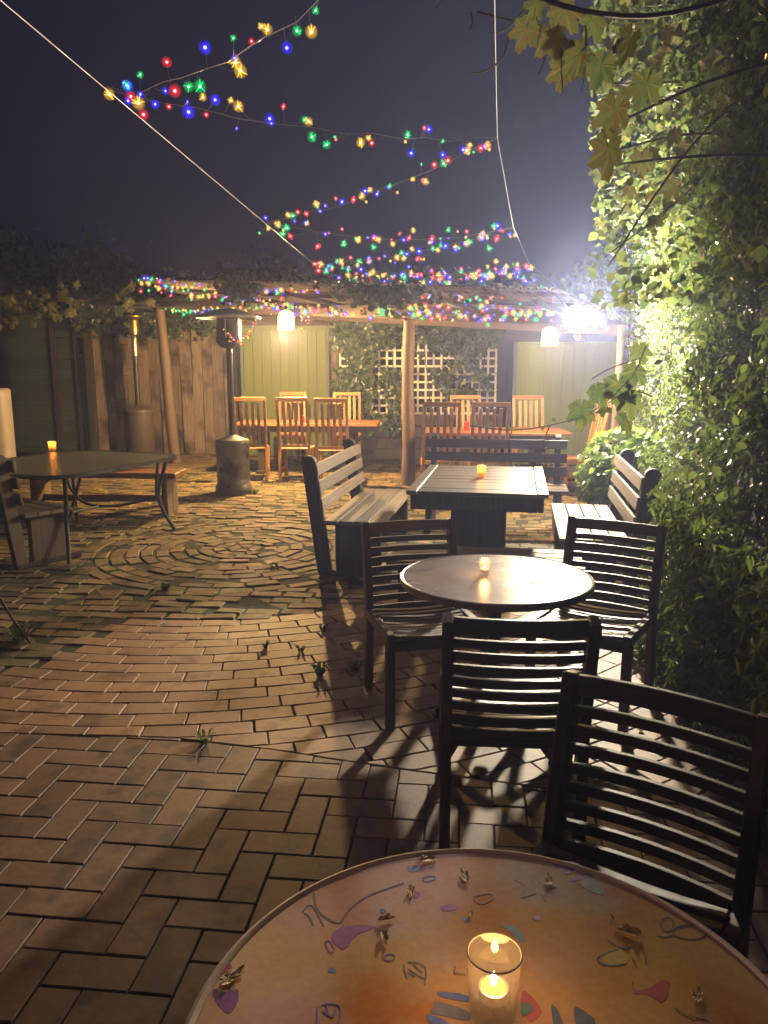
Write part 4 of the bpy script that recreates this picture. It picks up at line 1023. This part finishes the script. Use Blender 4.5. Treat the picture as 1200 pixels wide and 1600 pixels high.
strand('fifth coloured strand crossing above the roof edge', [L3, R3], .045, sag=.10, seed=6, scale=1.4, glow=STRING_FILL_W)
strand('farthest crossing strand of coloured lights in front of the iron roof', [R3, L4], .042, sag=.10, seed=7, scale=1.55)
strand('coloured light strand from the left wire end to the vines at right', [L4, aty(870, 452, 8.7)], .055, sag=.12, seed=17, scale=1.5)
def px(*pp): return [aty(x, y, Y) for x, y, Y in pp]
strand('coloured lights along the left front edge of the iron roof', px((212, 443, 11.2), (300, 456, 10.9), (390, 470, 10.5), (470, 482, 10.2), (560, 488, 9.9), (636, 489, 9.6)), .036, seed=8, scale=1.355)
strand('coloured lights looped higher across the left roof sheets', px((225, 437, 11.2), (330, 449, 10.8), (400, 455, 10.5), (470, 452, 10.2), (530, 446, 9.9)), .05, seed=9, scale=1.55)
strand('mostly green and yellow lights along the beam by the left post', px((262, 481, 12.2), (275, 487, 12.0), (300, 487, 11.7), (340, 481, 11.4), (420, 480, 11.0), (500, 485, 10.6)), .045, jit=.02, seed=10, scale=1.264, cols=['green', 'yellow', 'red', 'blue'], wts=(50, 32, 10, 8))
strand('dense coloured lights on the beam right of the centre post', px((640, 486, 9.75), (700, 492, 9.4), (770, 494, 9.1), (858, 490, 8.8)), .030, seed=11, scale=1.5)
strand('coloured lights hung higher on the beam right of the centre post', px((640, 478, 9.7), (720, 472, 9.3), (790, 478, 9.0), (870, 490, 8.75)), .036, jit=.04, seed=12, scale=1.5)
strand('coloured lights strung over the right roof sheets', px((540, 436, 10.1), (620, 432, 9.5), (690, 438, 9.0), (770, 428, 8.6), (850, 448, 8.3)), .042, jit=.05, seed=13, scale=1.5)
rd = ['red', 'yellow', 'blue']
strand('red tinsel lights draped round the heater hood', px((352, 497, 9.35), (352, 512, 9.3), (360, 530, 9.25), (376, 534, 9.2), (390, 520, 9.25), (402, 500, 9.35)), .016, jit=.02, seed=14, scale=.62, cols=rd, wts=(90, 8, 2), group='red tinsel lights')
strand('red tinsel lights bunched around the left pendant lamp', px((418, 480, 10.9), (440, 484, 10.85), (462, 486, 10.8), (486, 492, 10.75), (470, 498, 10.8)), .012, jit=.05, seed=15, scale=.62, cols=rd, wts=(86, 12, 2), group='red tinsel lights')
strand('red tinsel lights looped below the floodlight', px((868, 503, 9.3), (885, 512, 9.2), (905, 524, 9.15), (930, 512, 9.15), (952, 510, 9.2)), .016, jit=.03, seed=16, scale=.62, cols=rd, wts=(86, 12, 2), group='red tinsel lights')
# small lit green plaque on the beam
p = aty(600, 486, 9.72)
t = thing('lit_plaque', 'small glowing green and yellow plaque on the roof beam', 'lantern', p)
b = MB(); b.box((0, 0, 0), (.18, .02, .12)); b.build('plaque_panel', emit('plaque_green', (.25, .95, .30), .9, 'NONE'), t, .006)
pe = emit('plaque_yellow', (.95, .85, .25), 1.1, 'NONE')
for s in (-1, 1):
    b = MB(); b.box((s * .065, -.012, 0), (.03, .006, .10)); b.build('plaque_border', pe, t)

# ------------------------------------------------------------------ vegetation
def sphere_n(n): v = nr.normal(size=(n, 3)); return v / np.linalg.norm(v, axis=1, keepdims=True)
# the long creeper hedge on the right
def hx(y): return np.interp(y, [1.0, 3.0, 4.0, 4.6, 5.0, 5.6, 7.0, 8.6, 9.6], [1.28, 1.40, 1.54, 1.86, 1.98, 2.08, 2.36, 2.68, 2.95])
def vnoise(a, b, f):
    return np.sin(a * f * 1.7 + 1.3) * np.cos(b * f * 2.1 + .4) * .5 + np.sin(a * f * 3.9 + b * f * 3.1) * .3 + np.cos(b * f * 5.3 - a * f * 1.1) * .2
hd = thing('creeper_hedge', 'tall glossy small leaved creeper hedge along the right side', 'hedge', (0, 0, 0))
n = 80000
y = 1.9 + 7.4 * nr.random(n) ** 1.2; z = 3.3 * nr.random(n)
bul = .16 * vnoise(y, z, 1.6) + .07 * vnoise(y, z, 5.0)
dep = np.abs(nr.normal(size=n)) * .11
low = np.clip((.5 - z) / .5, 0, 1) * .12
x = hx(y) + .10 - bul + dep - low - np.clip((z - 1.9), 0, 2) * .10
keep = (vnoise(y + 3, z, 2.6) > -.62) | (nr.random(n) < .35)
nm_ = np.stack([-.8 + nr.normal(size=n) * .6, nr.normal(size=n) * .7 + .35, nr.normal(size=n) * .6 + .4], 1)
leaf_cloud('foliage', np.stack([x, y, z], 1)[keep], nm_[keep], .040, M['leaf_hedge'], hd, width=.24, droop=.5)['kind'] = 'stuff'
n = 9000
y = 2.2 + 4.0 * nr.random(n); z = .9 * nr.random(n) ** 1.6
x = hx(y) - .02 - .13 * nr.random(n) - .1 * vnoise(y, z, 3) * (1 - z)
leaf_cloud('low_foliage', np.stack([x, y, z + .01], 1), np.stack([-.5 + nr.normal(size=n) * .7, nr.normal(size=n) * .7, .6 + nr.normal(size=n) * .4], 1), .055, M['leaf_weed'], hd, width=.13, droop=-.8)['kind'] = 'stuff'
n = 7000
y = 2.3 + 6.6 * nr.random(n) ** 1.1; z = .3 + 2.7 * nr.random(n); kp = vnoise(y * 1.3, z, 2.0) > .12
x = hx(y) + .06 - .16 * vnoise(y, z, 1.6) + .05 * nr.normal(size=n) - np.clip((z - 1.9), 0, 2) * .10
leaf_cloud('broad_foliage', np.stack([x, y, z], 1)[kp], np.stack([-.7 + nr.normal(size=n) * .5, nr.normal(size=n) * .6 + .2, nr.normal(size=n) * .5 + .5], 1)[kp], .055, M['leaf_weed'], hd, width=.30, droop=.6)['kind'] = 'stuff'
for i in range(26):
    yy = 2.2 + i * .27 + rng.uniform(-.1, .1); xx = float(hx(yy)) + .27; pts = []
    for k in range(8):
        pts.append((xx + rng.gauss(0, .02) + .02 * k * .3, yy + rng.gauss(0, .03) + .05 * math.sin(k + i), k * .36))
    b = MB(); b.tube(pts, [.014 - .001 * k for k in range(8)], 6); b.build('stem', M['stem'], hd)
t = thing('side_fence', 'dark paling fence hidden behind the creeper hedge', 'fence')
for i in range(48):
    yy = 1.0 + i * .2; xx = float(hx(yy)) + .42; b = MB(); b.box((xx, yy, 1.35), (.02, .19, 2.7), Matrix.Rotation(R(-12), 3, 'Z')); b.build('paling', M['darkpale'], t)

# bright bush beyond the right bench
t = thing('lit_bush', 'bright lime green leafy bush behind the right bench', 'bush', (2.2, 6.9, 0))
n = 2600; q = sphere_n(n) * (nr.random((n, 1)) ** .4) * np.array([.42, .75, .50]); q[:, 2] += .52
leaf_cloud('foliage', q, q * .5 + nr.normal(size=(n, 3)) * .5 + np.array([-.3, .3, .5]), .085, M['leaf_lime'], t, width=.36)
for k in range(7):
    a = k * .9; b = MB(); b.tube([(0, 0, 0), (.12 * math.cos(a), .2 * math.sin(a), .35), (.25 * math.cos(a), .5 * math.sin(a), .75)], [.012, .009, .004], 6); b.build('stem', M['stem'], t)

# foliage around the floodlight and over the hedge end
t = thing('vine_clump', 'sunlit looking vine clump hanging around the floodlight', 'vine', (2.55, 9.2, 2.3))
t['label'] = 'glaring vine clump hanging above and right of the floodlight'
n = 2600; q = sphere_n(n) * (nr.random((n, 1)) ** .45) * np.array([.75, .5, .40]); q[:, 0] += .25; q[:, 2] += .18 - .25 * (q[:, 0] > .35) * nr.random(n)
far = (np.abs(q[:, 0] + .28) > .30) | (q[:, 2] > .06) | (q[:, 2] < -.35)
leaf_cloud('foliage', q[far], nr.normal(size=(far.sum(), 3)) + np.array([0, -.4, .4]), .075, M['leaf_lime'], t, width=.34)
for k in range(6):
    b = MB(); b.tube([(-.5 + k * .22, .1, .35), (-.3 + k * .22, 0, .2 + .05 * k), (.1 + k * .2, -.05, .1)], .006, 6); b.build('stem', M['stem'], t)

# ivy over the lattice
t = thing('ivy', 'glossy ivy covering the upper left of the white lattice', 'ivy', (0, 12.7, 0))
n = 16000; x = -.86 + 2.75 * nr.random(n); z = .35 + 2.05 * nr.random(n)
d1 = np.clip((z - 1.72) / .3, 0, 1) + np.exp(-((x + .45) / .42) ** 2) * np.clip((z - .2) / .5, 0, 1) + .75 * np.exp(-((x - .22) / .2) ** 2) * (z < 1.5) + .8 * np.exp(-((x - 1.25) / .55) ** 2) * np.clip((z - .75) / .3, 0, 1)
keep = nr.random(n) < np.clip(d1 + .55 * vnoise(x * 2, z * 2, 2.2) - .42, 0, 1)
pp = np.stack([x, -.02 - .14 * nr.random(n), z], 1)[keep]
leaf_cloud('foliage', pp, nr.normal(size=(keep.sum(), 3)) * .6 + np.array([.2, -1, .4]), .075, M['leaf_ivy'], t, width=.38)['kind'] = 'stuff'
for k in range(9):
    x0 = -.8 + k * .3; b = MB(); b.tube([(x0 + .05 * math.sin(j + k), -.03, .1 + j * .3) for j in range(8)], .008, 6); b.build('stem', M['stem'], t)
# ivy spilling over the paling fence top
t = thing('ivy', 'dark ivy hanging over the top of the paling fence', 'ivy', (-3.7, 13.55, 0))
n = 9000; x = -1.6 + 3.1 * nr.random(n); z = 2.62 - np.abs(nr.normal(size=n)) * .20 - .10 * vnoise(x, x, 2)
leaf_cloud('foliage', np.stack([x, -.28 * nr.random(n) + .1, z + .12 * nr.random(n)], 1), nr.normal(size=(n, 3)) * .6 + np.array([.1, -1, .5]), .085, M['leaf_ivy'], t, width=.36)
b = MB(); b.tube([(-1.5, .05, 2.5), (-.5, .08, 2.56), (.6, .05, 2.52), (1.5, .07, 2.5)], .012, 6); b.build('stem', M['stem'], t)
# creeper over the iron roof
t = thing('roof_creeper', 'dark creeper growing along the top of the iron roof', 'vine', FLp)
n = 900; u = RLEN * nr.random(n); cl = np.exp(-((u - 1.75) / .35) ** 2) + np.exp(-((u - 3.9) / .5) ** 2) + .35 + .5 * np.exp(-((u - 5.0) / .5) ** 2)
v = -.06 + 1.6 * nr.random(n) ** 1.5; keep = nr.random(n) < cl
u, v = u[keep], v[keep]; P0 = np.array([roofp(a, b_) - FLp for a, b_ in zip(u, v)]); P0[:, 2] += .02 + np.abs(nr.normal(size=len(u))) * .10
leaf_cloud('foliage', P0, nr.normal(size=(len(u), 3)) * .6 + np.array([0, -.5, .8]), .085, M['leaf_ivy'], t, width=.36)
n = 700; u = np.where(nr.random(n) < .5, nr.normal(1.85, .14, n), nr.normal(4.0, .3, n)); P0 = np.array([roofp(a, b_) - FLp for a, b_ in zip(u, -.05 + .1 * nr.random(n))]); P0[:, 2] -= np.abs(nr.normal(size=n)) * .12
leaf_cloud('hanging_foliage', P0, nr.normal(size=(n, 3)) * .6 + np.array([0, -1, .3]), .08, M['leaf_ivy'], t, width=.36)
b = MB(); b.tube([roofp(k * RLEN / 14, .05 + .05 * math.sin(k * 2), .03) - FLp for k in range(15)], .010, 6); b.build('stem', M['stem'], t)

# large lobed vine leaves: one mesh, many separate leaves
def lobed_leaf(name, mat, seed, crump=.10, roll=0.0):
    q = random.Random(seed); out = []
    lobes = [(0, 1.0), (52, .86), (-52, .86), (108, .66), (-108, .66)]
    for k in range(44):
        a = -172 + k * 344 / 43
        r = .52
        for la, lr in lobes:
            d = abs(a - la); r = max(r, lr * (1 - (d / 46) ** 1.6) if d < 46 else 0)
        r *= 1 + (.075 if k % 2 else -.05) + q.uniform(-.03, .03)
        out.append((r * math.sin(R(a)), r * math.cos(R(a))))
    mb = MB(); bend = q.uniform(.1, .3)
    f = lambda x, y: -bend * (x * x) - .22 * y * abs(y) + .06 * math.sin(5 * x + seed) * y + .05 * math.sin(9 * x + 2 * seed) * math.cos(7 * y + seed) + crump * q.uniform(-1, 1) * math.hypot(x, y)
    vs = [(0, 0, 0)] + [(x * .5, y * .5, f(x * .5, y * .5) + .03) for x, y in out] + [(x, y, f(x, y)) for x, y in out]
    n = len(out); fs = [(0, 1 + k, 1 + k + 1) for k in range(n - 1)] + [(1 + k, 1 + n + k, 2 + n + k, 2 + k) for k in range(n - 1)]
    mb.add(vs, fs)
    mb.tube([(0, 0, .0), (0, -.25, -.04), (.05, -.55, -.16)], .014, 5)
    if roll:   # dried: sides rolled up, lowest point on the ground
        mb.v = [(math.sin(x * roll) / roll, y, z * .8 + (1 - math.cos(x * roll)) / roll * 1.3 + .25 * y * y) for x, y, z in mb.v]
        z0 = min(v[2] for v in mb.v); mb.v = [(x, y, z - z0) for x, y, z in mb.v]
    return mb.mesh(name, mat, smooth=not roll)
VL = [lobed_leaf('leaf', M['leaf_vine'], s) for s in (1, 2)] + [lobed_leaf('leaf', M['leaf_vine_g'], s) for s in (3, 4)]
def put_leaf(parent, p, size, seed=None, face=(0, -1, .35), org=Vector((0, 0, 0)), kinds=(0, 1, 2, 3)):
    f = (Vector(face).normalized() + Vector((rng.gauss(0, .35), rng.gauss(0, .35), rng.gauss(0, .3)))).normalized()
    dn = Vector((rng.gauss(0, .35), rng.gauss(0, .25), -1)); tdir = (dn - f * dn.dot(f)).normalized(); xs = tdir.cross(f)
    m = Matrix((xs, tdir, f)).transposed().to_4x4()
    o = link('leaf', VL[rng.choice(kinds)], parent); o.matrix_local = Matrix.Translation(Vector(p) - org) @ m @ Matrix.Diagonal((size, size, size, 1)); return o
# canopy vine, upper right
cv = thing('grape_vine', 'large leaved grape vine canopy overhanging the top right', 'vine', (1.6, 4.0, 2.4)); org = Vector((1.6, 4.0, 2.4))
cnt = 0
while cnt < 200:
    Y = rng.uniform(3.4, 7.5); pxx = rng.uniform(935, 1290); pyy = rng.uniform(-80, 430)
    if pyy > 250 and pxx < 985 and rng.random() < .6: continue
    if pyy > 330 and rng.random() < .5: continue
    p = aty(pxx, pyy, Y)
    if p.x > 2.6 or p.z < 1.9 or (Y > 5.8 and p.z < 2.6): continue
    put_leaf(cv, p, rng.uniform(.04, .085), face=(-.4, -.8, .4), org=org); cnt += 1
n = 11000; yv = 4.2 + 4.2 * nr.random(n); pxx = 925 + 330 * nr.random(n) ** .8; pyy = -80 + 560 * nr.random(n)
dd = np.array([ray(a, b_) for a, b_ in zip(pxx, pyy)]); tt = (yv + .5) / dd[:, 1]; P0 = dd * tt[:, None] + np.array([0, 0, CAM_H]) - np.array(org)
ok_ = (P0[:, 2] + org.z > 2.6) | (yv < 5.2)
P0 = P0[ok_]; n = len(P0)
leaf_cloud('fine_foliage', P0, nr.normal(size=(n, 3)) * .7 + np.array([-.4, -.5, .5]), .065, M['leaf_vine_g'], cv, width=.34)['kind'] = 'stuff'
for i in range(14):
    Y = 2.8 + i * .33; a = aty(1230, rng.uniform(-40, 380), Y); c = aty(rng.uniform(925, 960), rng.uniform(40, 420), Y + .2); mid = a.lerp(c, .5) + Vector((rng.gauss(0, .06), 0, rng.gauss(.05, .06)))
    b = MB(); b.tube([p - org for p in smooth_path([a, mid, c])], [.008 - .0004 * k for k in range(11)], 6); b.build('stem', M['stem'], cv)
# near spray at the top, big pale leaves and bare tendrils
sv = thing('vine_spray', 'spray of big pale yellow green vine leaves at the top edge', 'vine', aty(900, 20, 2.0)); org = aty(900, 20, 2.0)
for x, y, s, k in ((822, 45, .050, 0), (862, 55, .060, 1), (880, 15, .060, 0), (905, 85, .052, 1), (880, 105, .055, 0), (925, 30, .055, 2), (840, 5, .045, 2), (940, 100, .060, 3), (960, 170, .065, 1), (985, 60, .06, 0), (950, 230, .07, 0), (1010, 130, .06, 2)):
    put_leaf(sv, aty(x, y, rng.uniform(1.9, 2.15)), s * 1.05, face=(.1, -1, .05), org=org, kinds=(k,))
for pts in ([(745, 18), (790, 30), (850, 45), (930, 88)], [(820, 15), (790, 45), (765, 55)], [(795, 55), (785, 90), (760, 110), (735, 115)], [(855, 60), (850, 95), (840, 118)], [(878, 80), (877, 110), (880, 147)], [(915, 40), (916, 90), (908, 145)], [(735, 20), (738, 35), (733, 48)], [(690, 0), (685, 10), (680, 12)]):
    P_ = smooth_path([aty(x, y, 2.05) for x, y in pts]); b = MB(); b.tube([p - org for p in P_], [.0028 - .0016 * k / len(P_) for k in range(len(P_))], 6); b.build('tendril', M['stem'], sv)
b = MB(); b.tube([p - org for p in smooth_path([aty(1230, -30, 2.3), aty(1050, 20, 2.1), aty(930, 20, 2.05), aty(820, -10, 2.0)])], .006, 6); b.build('stem', M['stem'], sv)
# dangling dark shoot in front of the right panel
dv_ = thing('vine_shoot', 'dangling dark vine shoot with big leaves in front of the sage panel', 'vine', aty(960, 600, 4.2)); org = aty(960, 600, 4.2)
for x, y, s in ((908, 640, .075), (935, 612, .065), (965, 600, .08), (985, 625, .07), (992, 580, .07), (975, 655, .075), (1000, 545, .065), (945, 640, .045)):
    put_leaf(dv_, aty(x, y, rng.uniform(4.05, 4.35)), s * 1.5, face=(0, -1, .3), org=org, kinds=(2, 3))
for pts in ([(1010, 540), (985, 590), (930, 640), (870, 662), (800, 672), (735, 665)], [(1000, 560), (955, 575), (925, 592)], [(1020, 620), (985, 610), (950, 630)], [(860, 664), (850, 690), (852, 720)], [(800, 673), (795, 690), (797, 700)]):
    P_ = smooth_path([aty(x, y, 4.25) for x, y in pts]); b = MB(); b.tube([p - org for p in P_], .0035, 6); b.build('tendril', M['stem'], dv_)
for x, y in ((865, 655), (848, 668), (852, 700), (800, 668), (742, 660)):
    put_leaf(dv_, aty(x, y, 4.25), .018, face=(0, -1, .3), org=org, kinds=(2, 3))
# vine along the shed eaves, upper left
lv = thing('grape_vine', 'vine with yellowish leaves trained along the eaves at upper left', 'vine', aty(60, 470, 11.5)); org = aty(60, 470, 11.5)
for i in range(95):
    x = rng.choice((rng.gauss(12, 18), rng.gauss(70, 18), rng.gauss(105, 14), rng.uniform(-10, 220), rng.gauss(190, 20))); y = 470 + rng.gauss(0, 17) + (10 if x < 90 else -4)
    put_leaf(lv, aty(x, y, rng.uniform(11.2, 11.8)), rng.uniform(.06, .105), face=(.3, -.9, .4), org=org)
for pts in ([(-20, 478), (60, 472), (140, 468), (250, 476)], [(-20, 455), (40, 468), (110, 470), (210, 462)], [(150, 470), (190, 455), (208, 438)], [(95, 470), (98, 450), (95, 435)], [(140, 478), (230, 480), (300, 480)], [(170, 470), (200, 448), (205, 436)], [(178, 470), (205, 455), (212, 440)]):
    P_ = smooth_path([aty(x, y, 11.6) for x, y in pts]); b = MB(); b.tube([p - org for p in P_], .010, 6); b.build('stem', M['stem'], lv)

# trees beyond the fence, nearly lost in the dark
def tree(label, x, y, h, r, n):
    t = thing('tree', label, 'tree', (x, y, 0), 0, 'dark trees beyond the fence')
    b = MB(); b.tube([(0, 0, 0), (.08, 0, h * .3), (-.05, .1, h * .6), (.05, 0, h * .85)], [.20, .15, .10, .04], 10); b.build('trunk', M['bark'], t, smooth=True)
    for k in range(6):
        a = k * 1.05 + x; b = MB(); b.tube([(0, 0, h * (.4 + .06 * k)), (r * .4 * math.cos(a), r * .4 * math.sin(a), h * (.55 + .06 * k)), (r * .8 * math.cos(a), r * .8 * math.sin(a), h * (.62 + .05 * k))], [.07, .045, .015], 6); b.build('limb', M['bark'], t)
    cen = nr.normal(size=(26, 3)) * np.array([r * .5, r * .5, h * .17]) + np.array([0, 0, h * .68])
    q = cen[nr.integers(0, 26, n)] + nr.normal(size=(n, 3)) * r * .17
    leaf_cloud('crown', q, nr.normal(size=(n, 3)) + np.array([0, -.4, .5]), .22, M['leaf_dark'], t, width=.34)
tree('dark leafy tree beyond the weatherboard wall at far left', -10.5, 27.5, 4.8, 3.2, 12000)
tree('dark tree rising behind the paling fence above the left roof', -4.5, 27.0, 4.2, 2.8, 12000)

# ------------------------------------------------------------------ weeds, dead leaves
def weed(label, px_, py_, hgt, n, spread=.05):
    p = atz(px_, py_); t = thing('weed', label, 'weed', p, 0, 'weeds between the pavers')
    b = MB()
    for i in range(n):
        a = rng.uniform(0, 6.28); l = hgt * rng.uniform(.5, 1.1); c, s = math.cos(a), math.sin(a); r0 = rng.uniform(0, spread * .3); r1 = r0 + spread * rng.uniform(.5, 1.3); w = .0035 * rng.uniform(.8, 1.6)
        p0 = Vector((c * r0, s * r0, -.004)); p1 = Vector((c * (r0 + r1) / 2, s * (r0 + r1) / 2, l * .75)); p2 = Vector((c * r1, s * r1, l * .85)); k = Vector((-s, c, 0)) * w
        b.add([p0 - k, p0 + k, p1 + k * 1.6, p1 - k * 1.6, p2], [(0, 1, 2, 3), (3, 2, 4)])
    b.build('blades', M['leaf_weed'], t)
for a in (('leafy weed tuft in the pink bricks beside the left chair leg', 500, 1055, .07, 26, .05), ('small weed growing against the leg of the left chair', 558, 1046, .06, 20, .05),
          ('dark little weed sprig in the middle of the pink bricks', 415, 1012, .045, 12, .03), ('dark weed sprig where herringbone and curved bricks meet', 320, 1158, .045, 16, .05),
          ('round mossy tuft in the old bricks left of centre', 258, 920, .045, 40, .06), ('thin weed between pink bricks above the leafy tuft', 470, 1018, .05, 9, .04),
          ('grass tuft at the foot of the grey patio heater', 398, 772, .07, 40, .09), ('small weed in the pink bricks behind the left chair', 505, 988, .05, 12, .04),
          ('grass growing at the foot of the plank bench', 262, 800, .05, 30, .10), ('straggly weeds in the dark soil at the left edge', 30, 1000, .10, 40, .16),
          ('low moss tuft inside the brick circle', 428, 884, .03, 40, .08)):
    weed(*a)
b = MB(); b.tube([aty(-30, 885, 4.2), atz(18, 965, .12), atz(48, 1005, .0)], [.006, .007, .007], 6); tag(b.build('stick', M['dark_end']), 'thin dark stick leaning in the soil at the left edge', 'stick')

CL = [lobed_leaf('dry_leaf', M['dead'], 20 + k, .13, .8 + .3 * k) for k in range(5)]
for i, (zf, x, y, s, lab) in enumerate(((z3, 1020, 115, .040, 'dry curled leaf near the far rim of the painted table, leftmost there'), (z3, 1165, 190, .036, 'pale crumpled dry leaf above the glass candle holder on the painted table'),
        (z3, 945, 240, .032, 'pointed dry leaf left of the crumpled leaf on the painted table'), (z3, 835, 362, .032, 'small tan dry leaf beside the purple painted shape'), (z3, 833, 428, .030, 'thin brown dry leaf just below the tan one on the painted table'),
        (z3, 200, 605, .046, 'dry leaf at the left rim of the painted table over a purple patch'), (z4, 378, 190, .034, 'dark dry leaf inside the painted star'), (z4, 695, 385, .046, 'large reddish brown dry leaf above the yellow painted creature'),
        (z4, 85, 312, .018, 'tiny pale leaf fragment beside a blue dab on the painted table'), (z4, 615, 322, .014, 'tiny dark leaf crumb right of centre on the painted table'), (z4, 935, 625, .030, 'thin dry stalk near the right edge of the painted table'))):
    p = atz(*zf(x, y), TZ); o = link('dry_leaf', CL[i % 5], None, (p.x, p.y, TZ + .0015), (0, 0, rng.uniform(0, 6.28))); o.scale = (s * .34, s * .62, s * .30); tag(o, lab, 'leaf', 'dry leaves on the painted table')
p = atz(832, 912, .70); o = link('dry_leaf', CL[2], None, (p.x, p.y, .7015), (0, 0, .3)); o.scale = (.026, .022, .012); tag(o, 'dark dry leaf lying on the middle round table', 'leaf')
for i in range(34):
    if i < 22: x, y = rng.uniform(960, 1110), rng.uniform(1020, 1200)
    else: x, y = rng.uniform(520, 700), rng.uniform(1000, 1120)
    p = atz(x, y); o = link('dry_leaf', CL[i % 5], None, (p.x, p.y, .003), (0, 0, rng.uniform(0, 6.28))); s = rng.uniform(.011, .024); o.scale = (s, s, s)
    if i < 22: tag(o, 'small dry leaf scattered on the pavers between the right chair and hedge', 'leaf', 'dry leaves by the hedge')
    else: tag(o, 'small dry leaf scattered on the pavers around the left chair legs', 'leaf', 'dry leaves by the left chair')

# ------------------------------------------------------------------ added haze volume standing in for lens glare
b = MB(); b.box((0, 15.0, 4.2), (36, 34, 10.6)); hz = b.build('haze', None); tag(hz, 'added haze standing in for lens glare around the floodlight', 'haze', kind='stuff')
m, nt, out = newmat('haze'); pv = N(nt, 'ShaderNodeVolumePrincipled'); pv.inputs['Color'].default_value = (.48, .57, 1.0, 1); pv.inputs['Density'].default_value = HAZE_DENSITY; pv.inputs['Anisotropy'].default_value = .50
nt.links.new(pv.outputs[0], out.inputs['Volume']); m.cycles.homogeneous_volume = True
hz.data.materials.clear(); hz.data.materials.append(m)
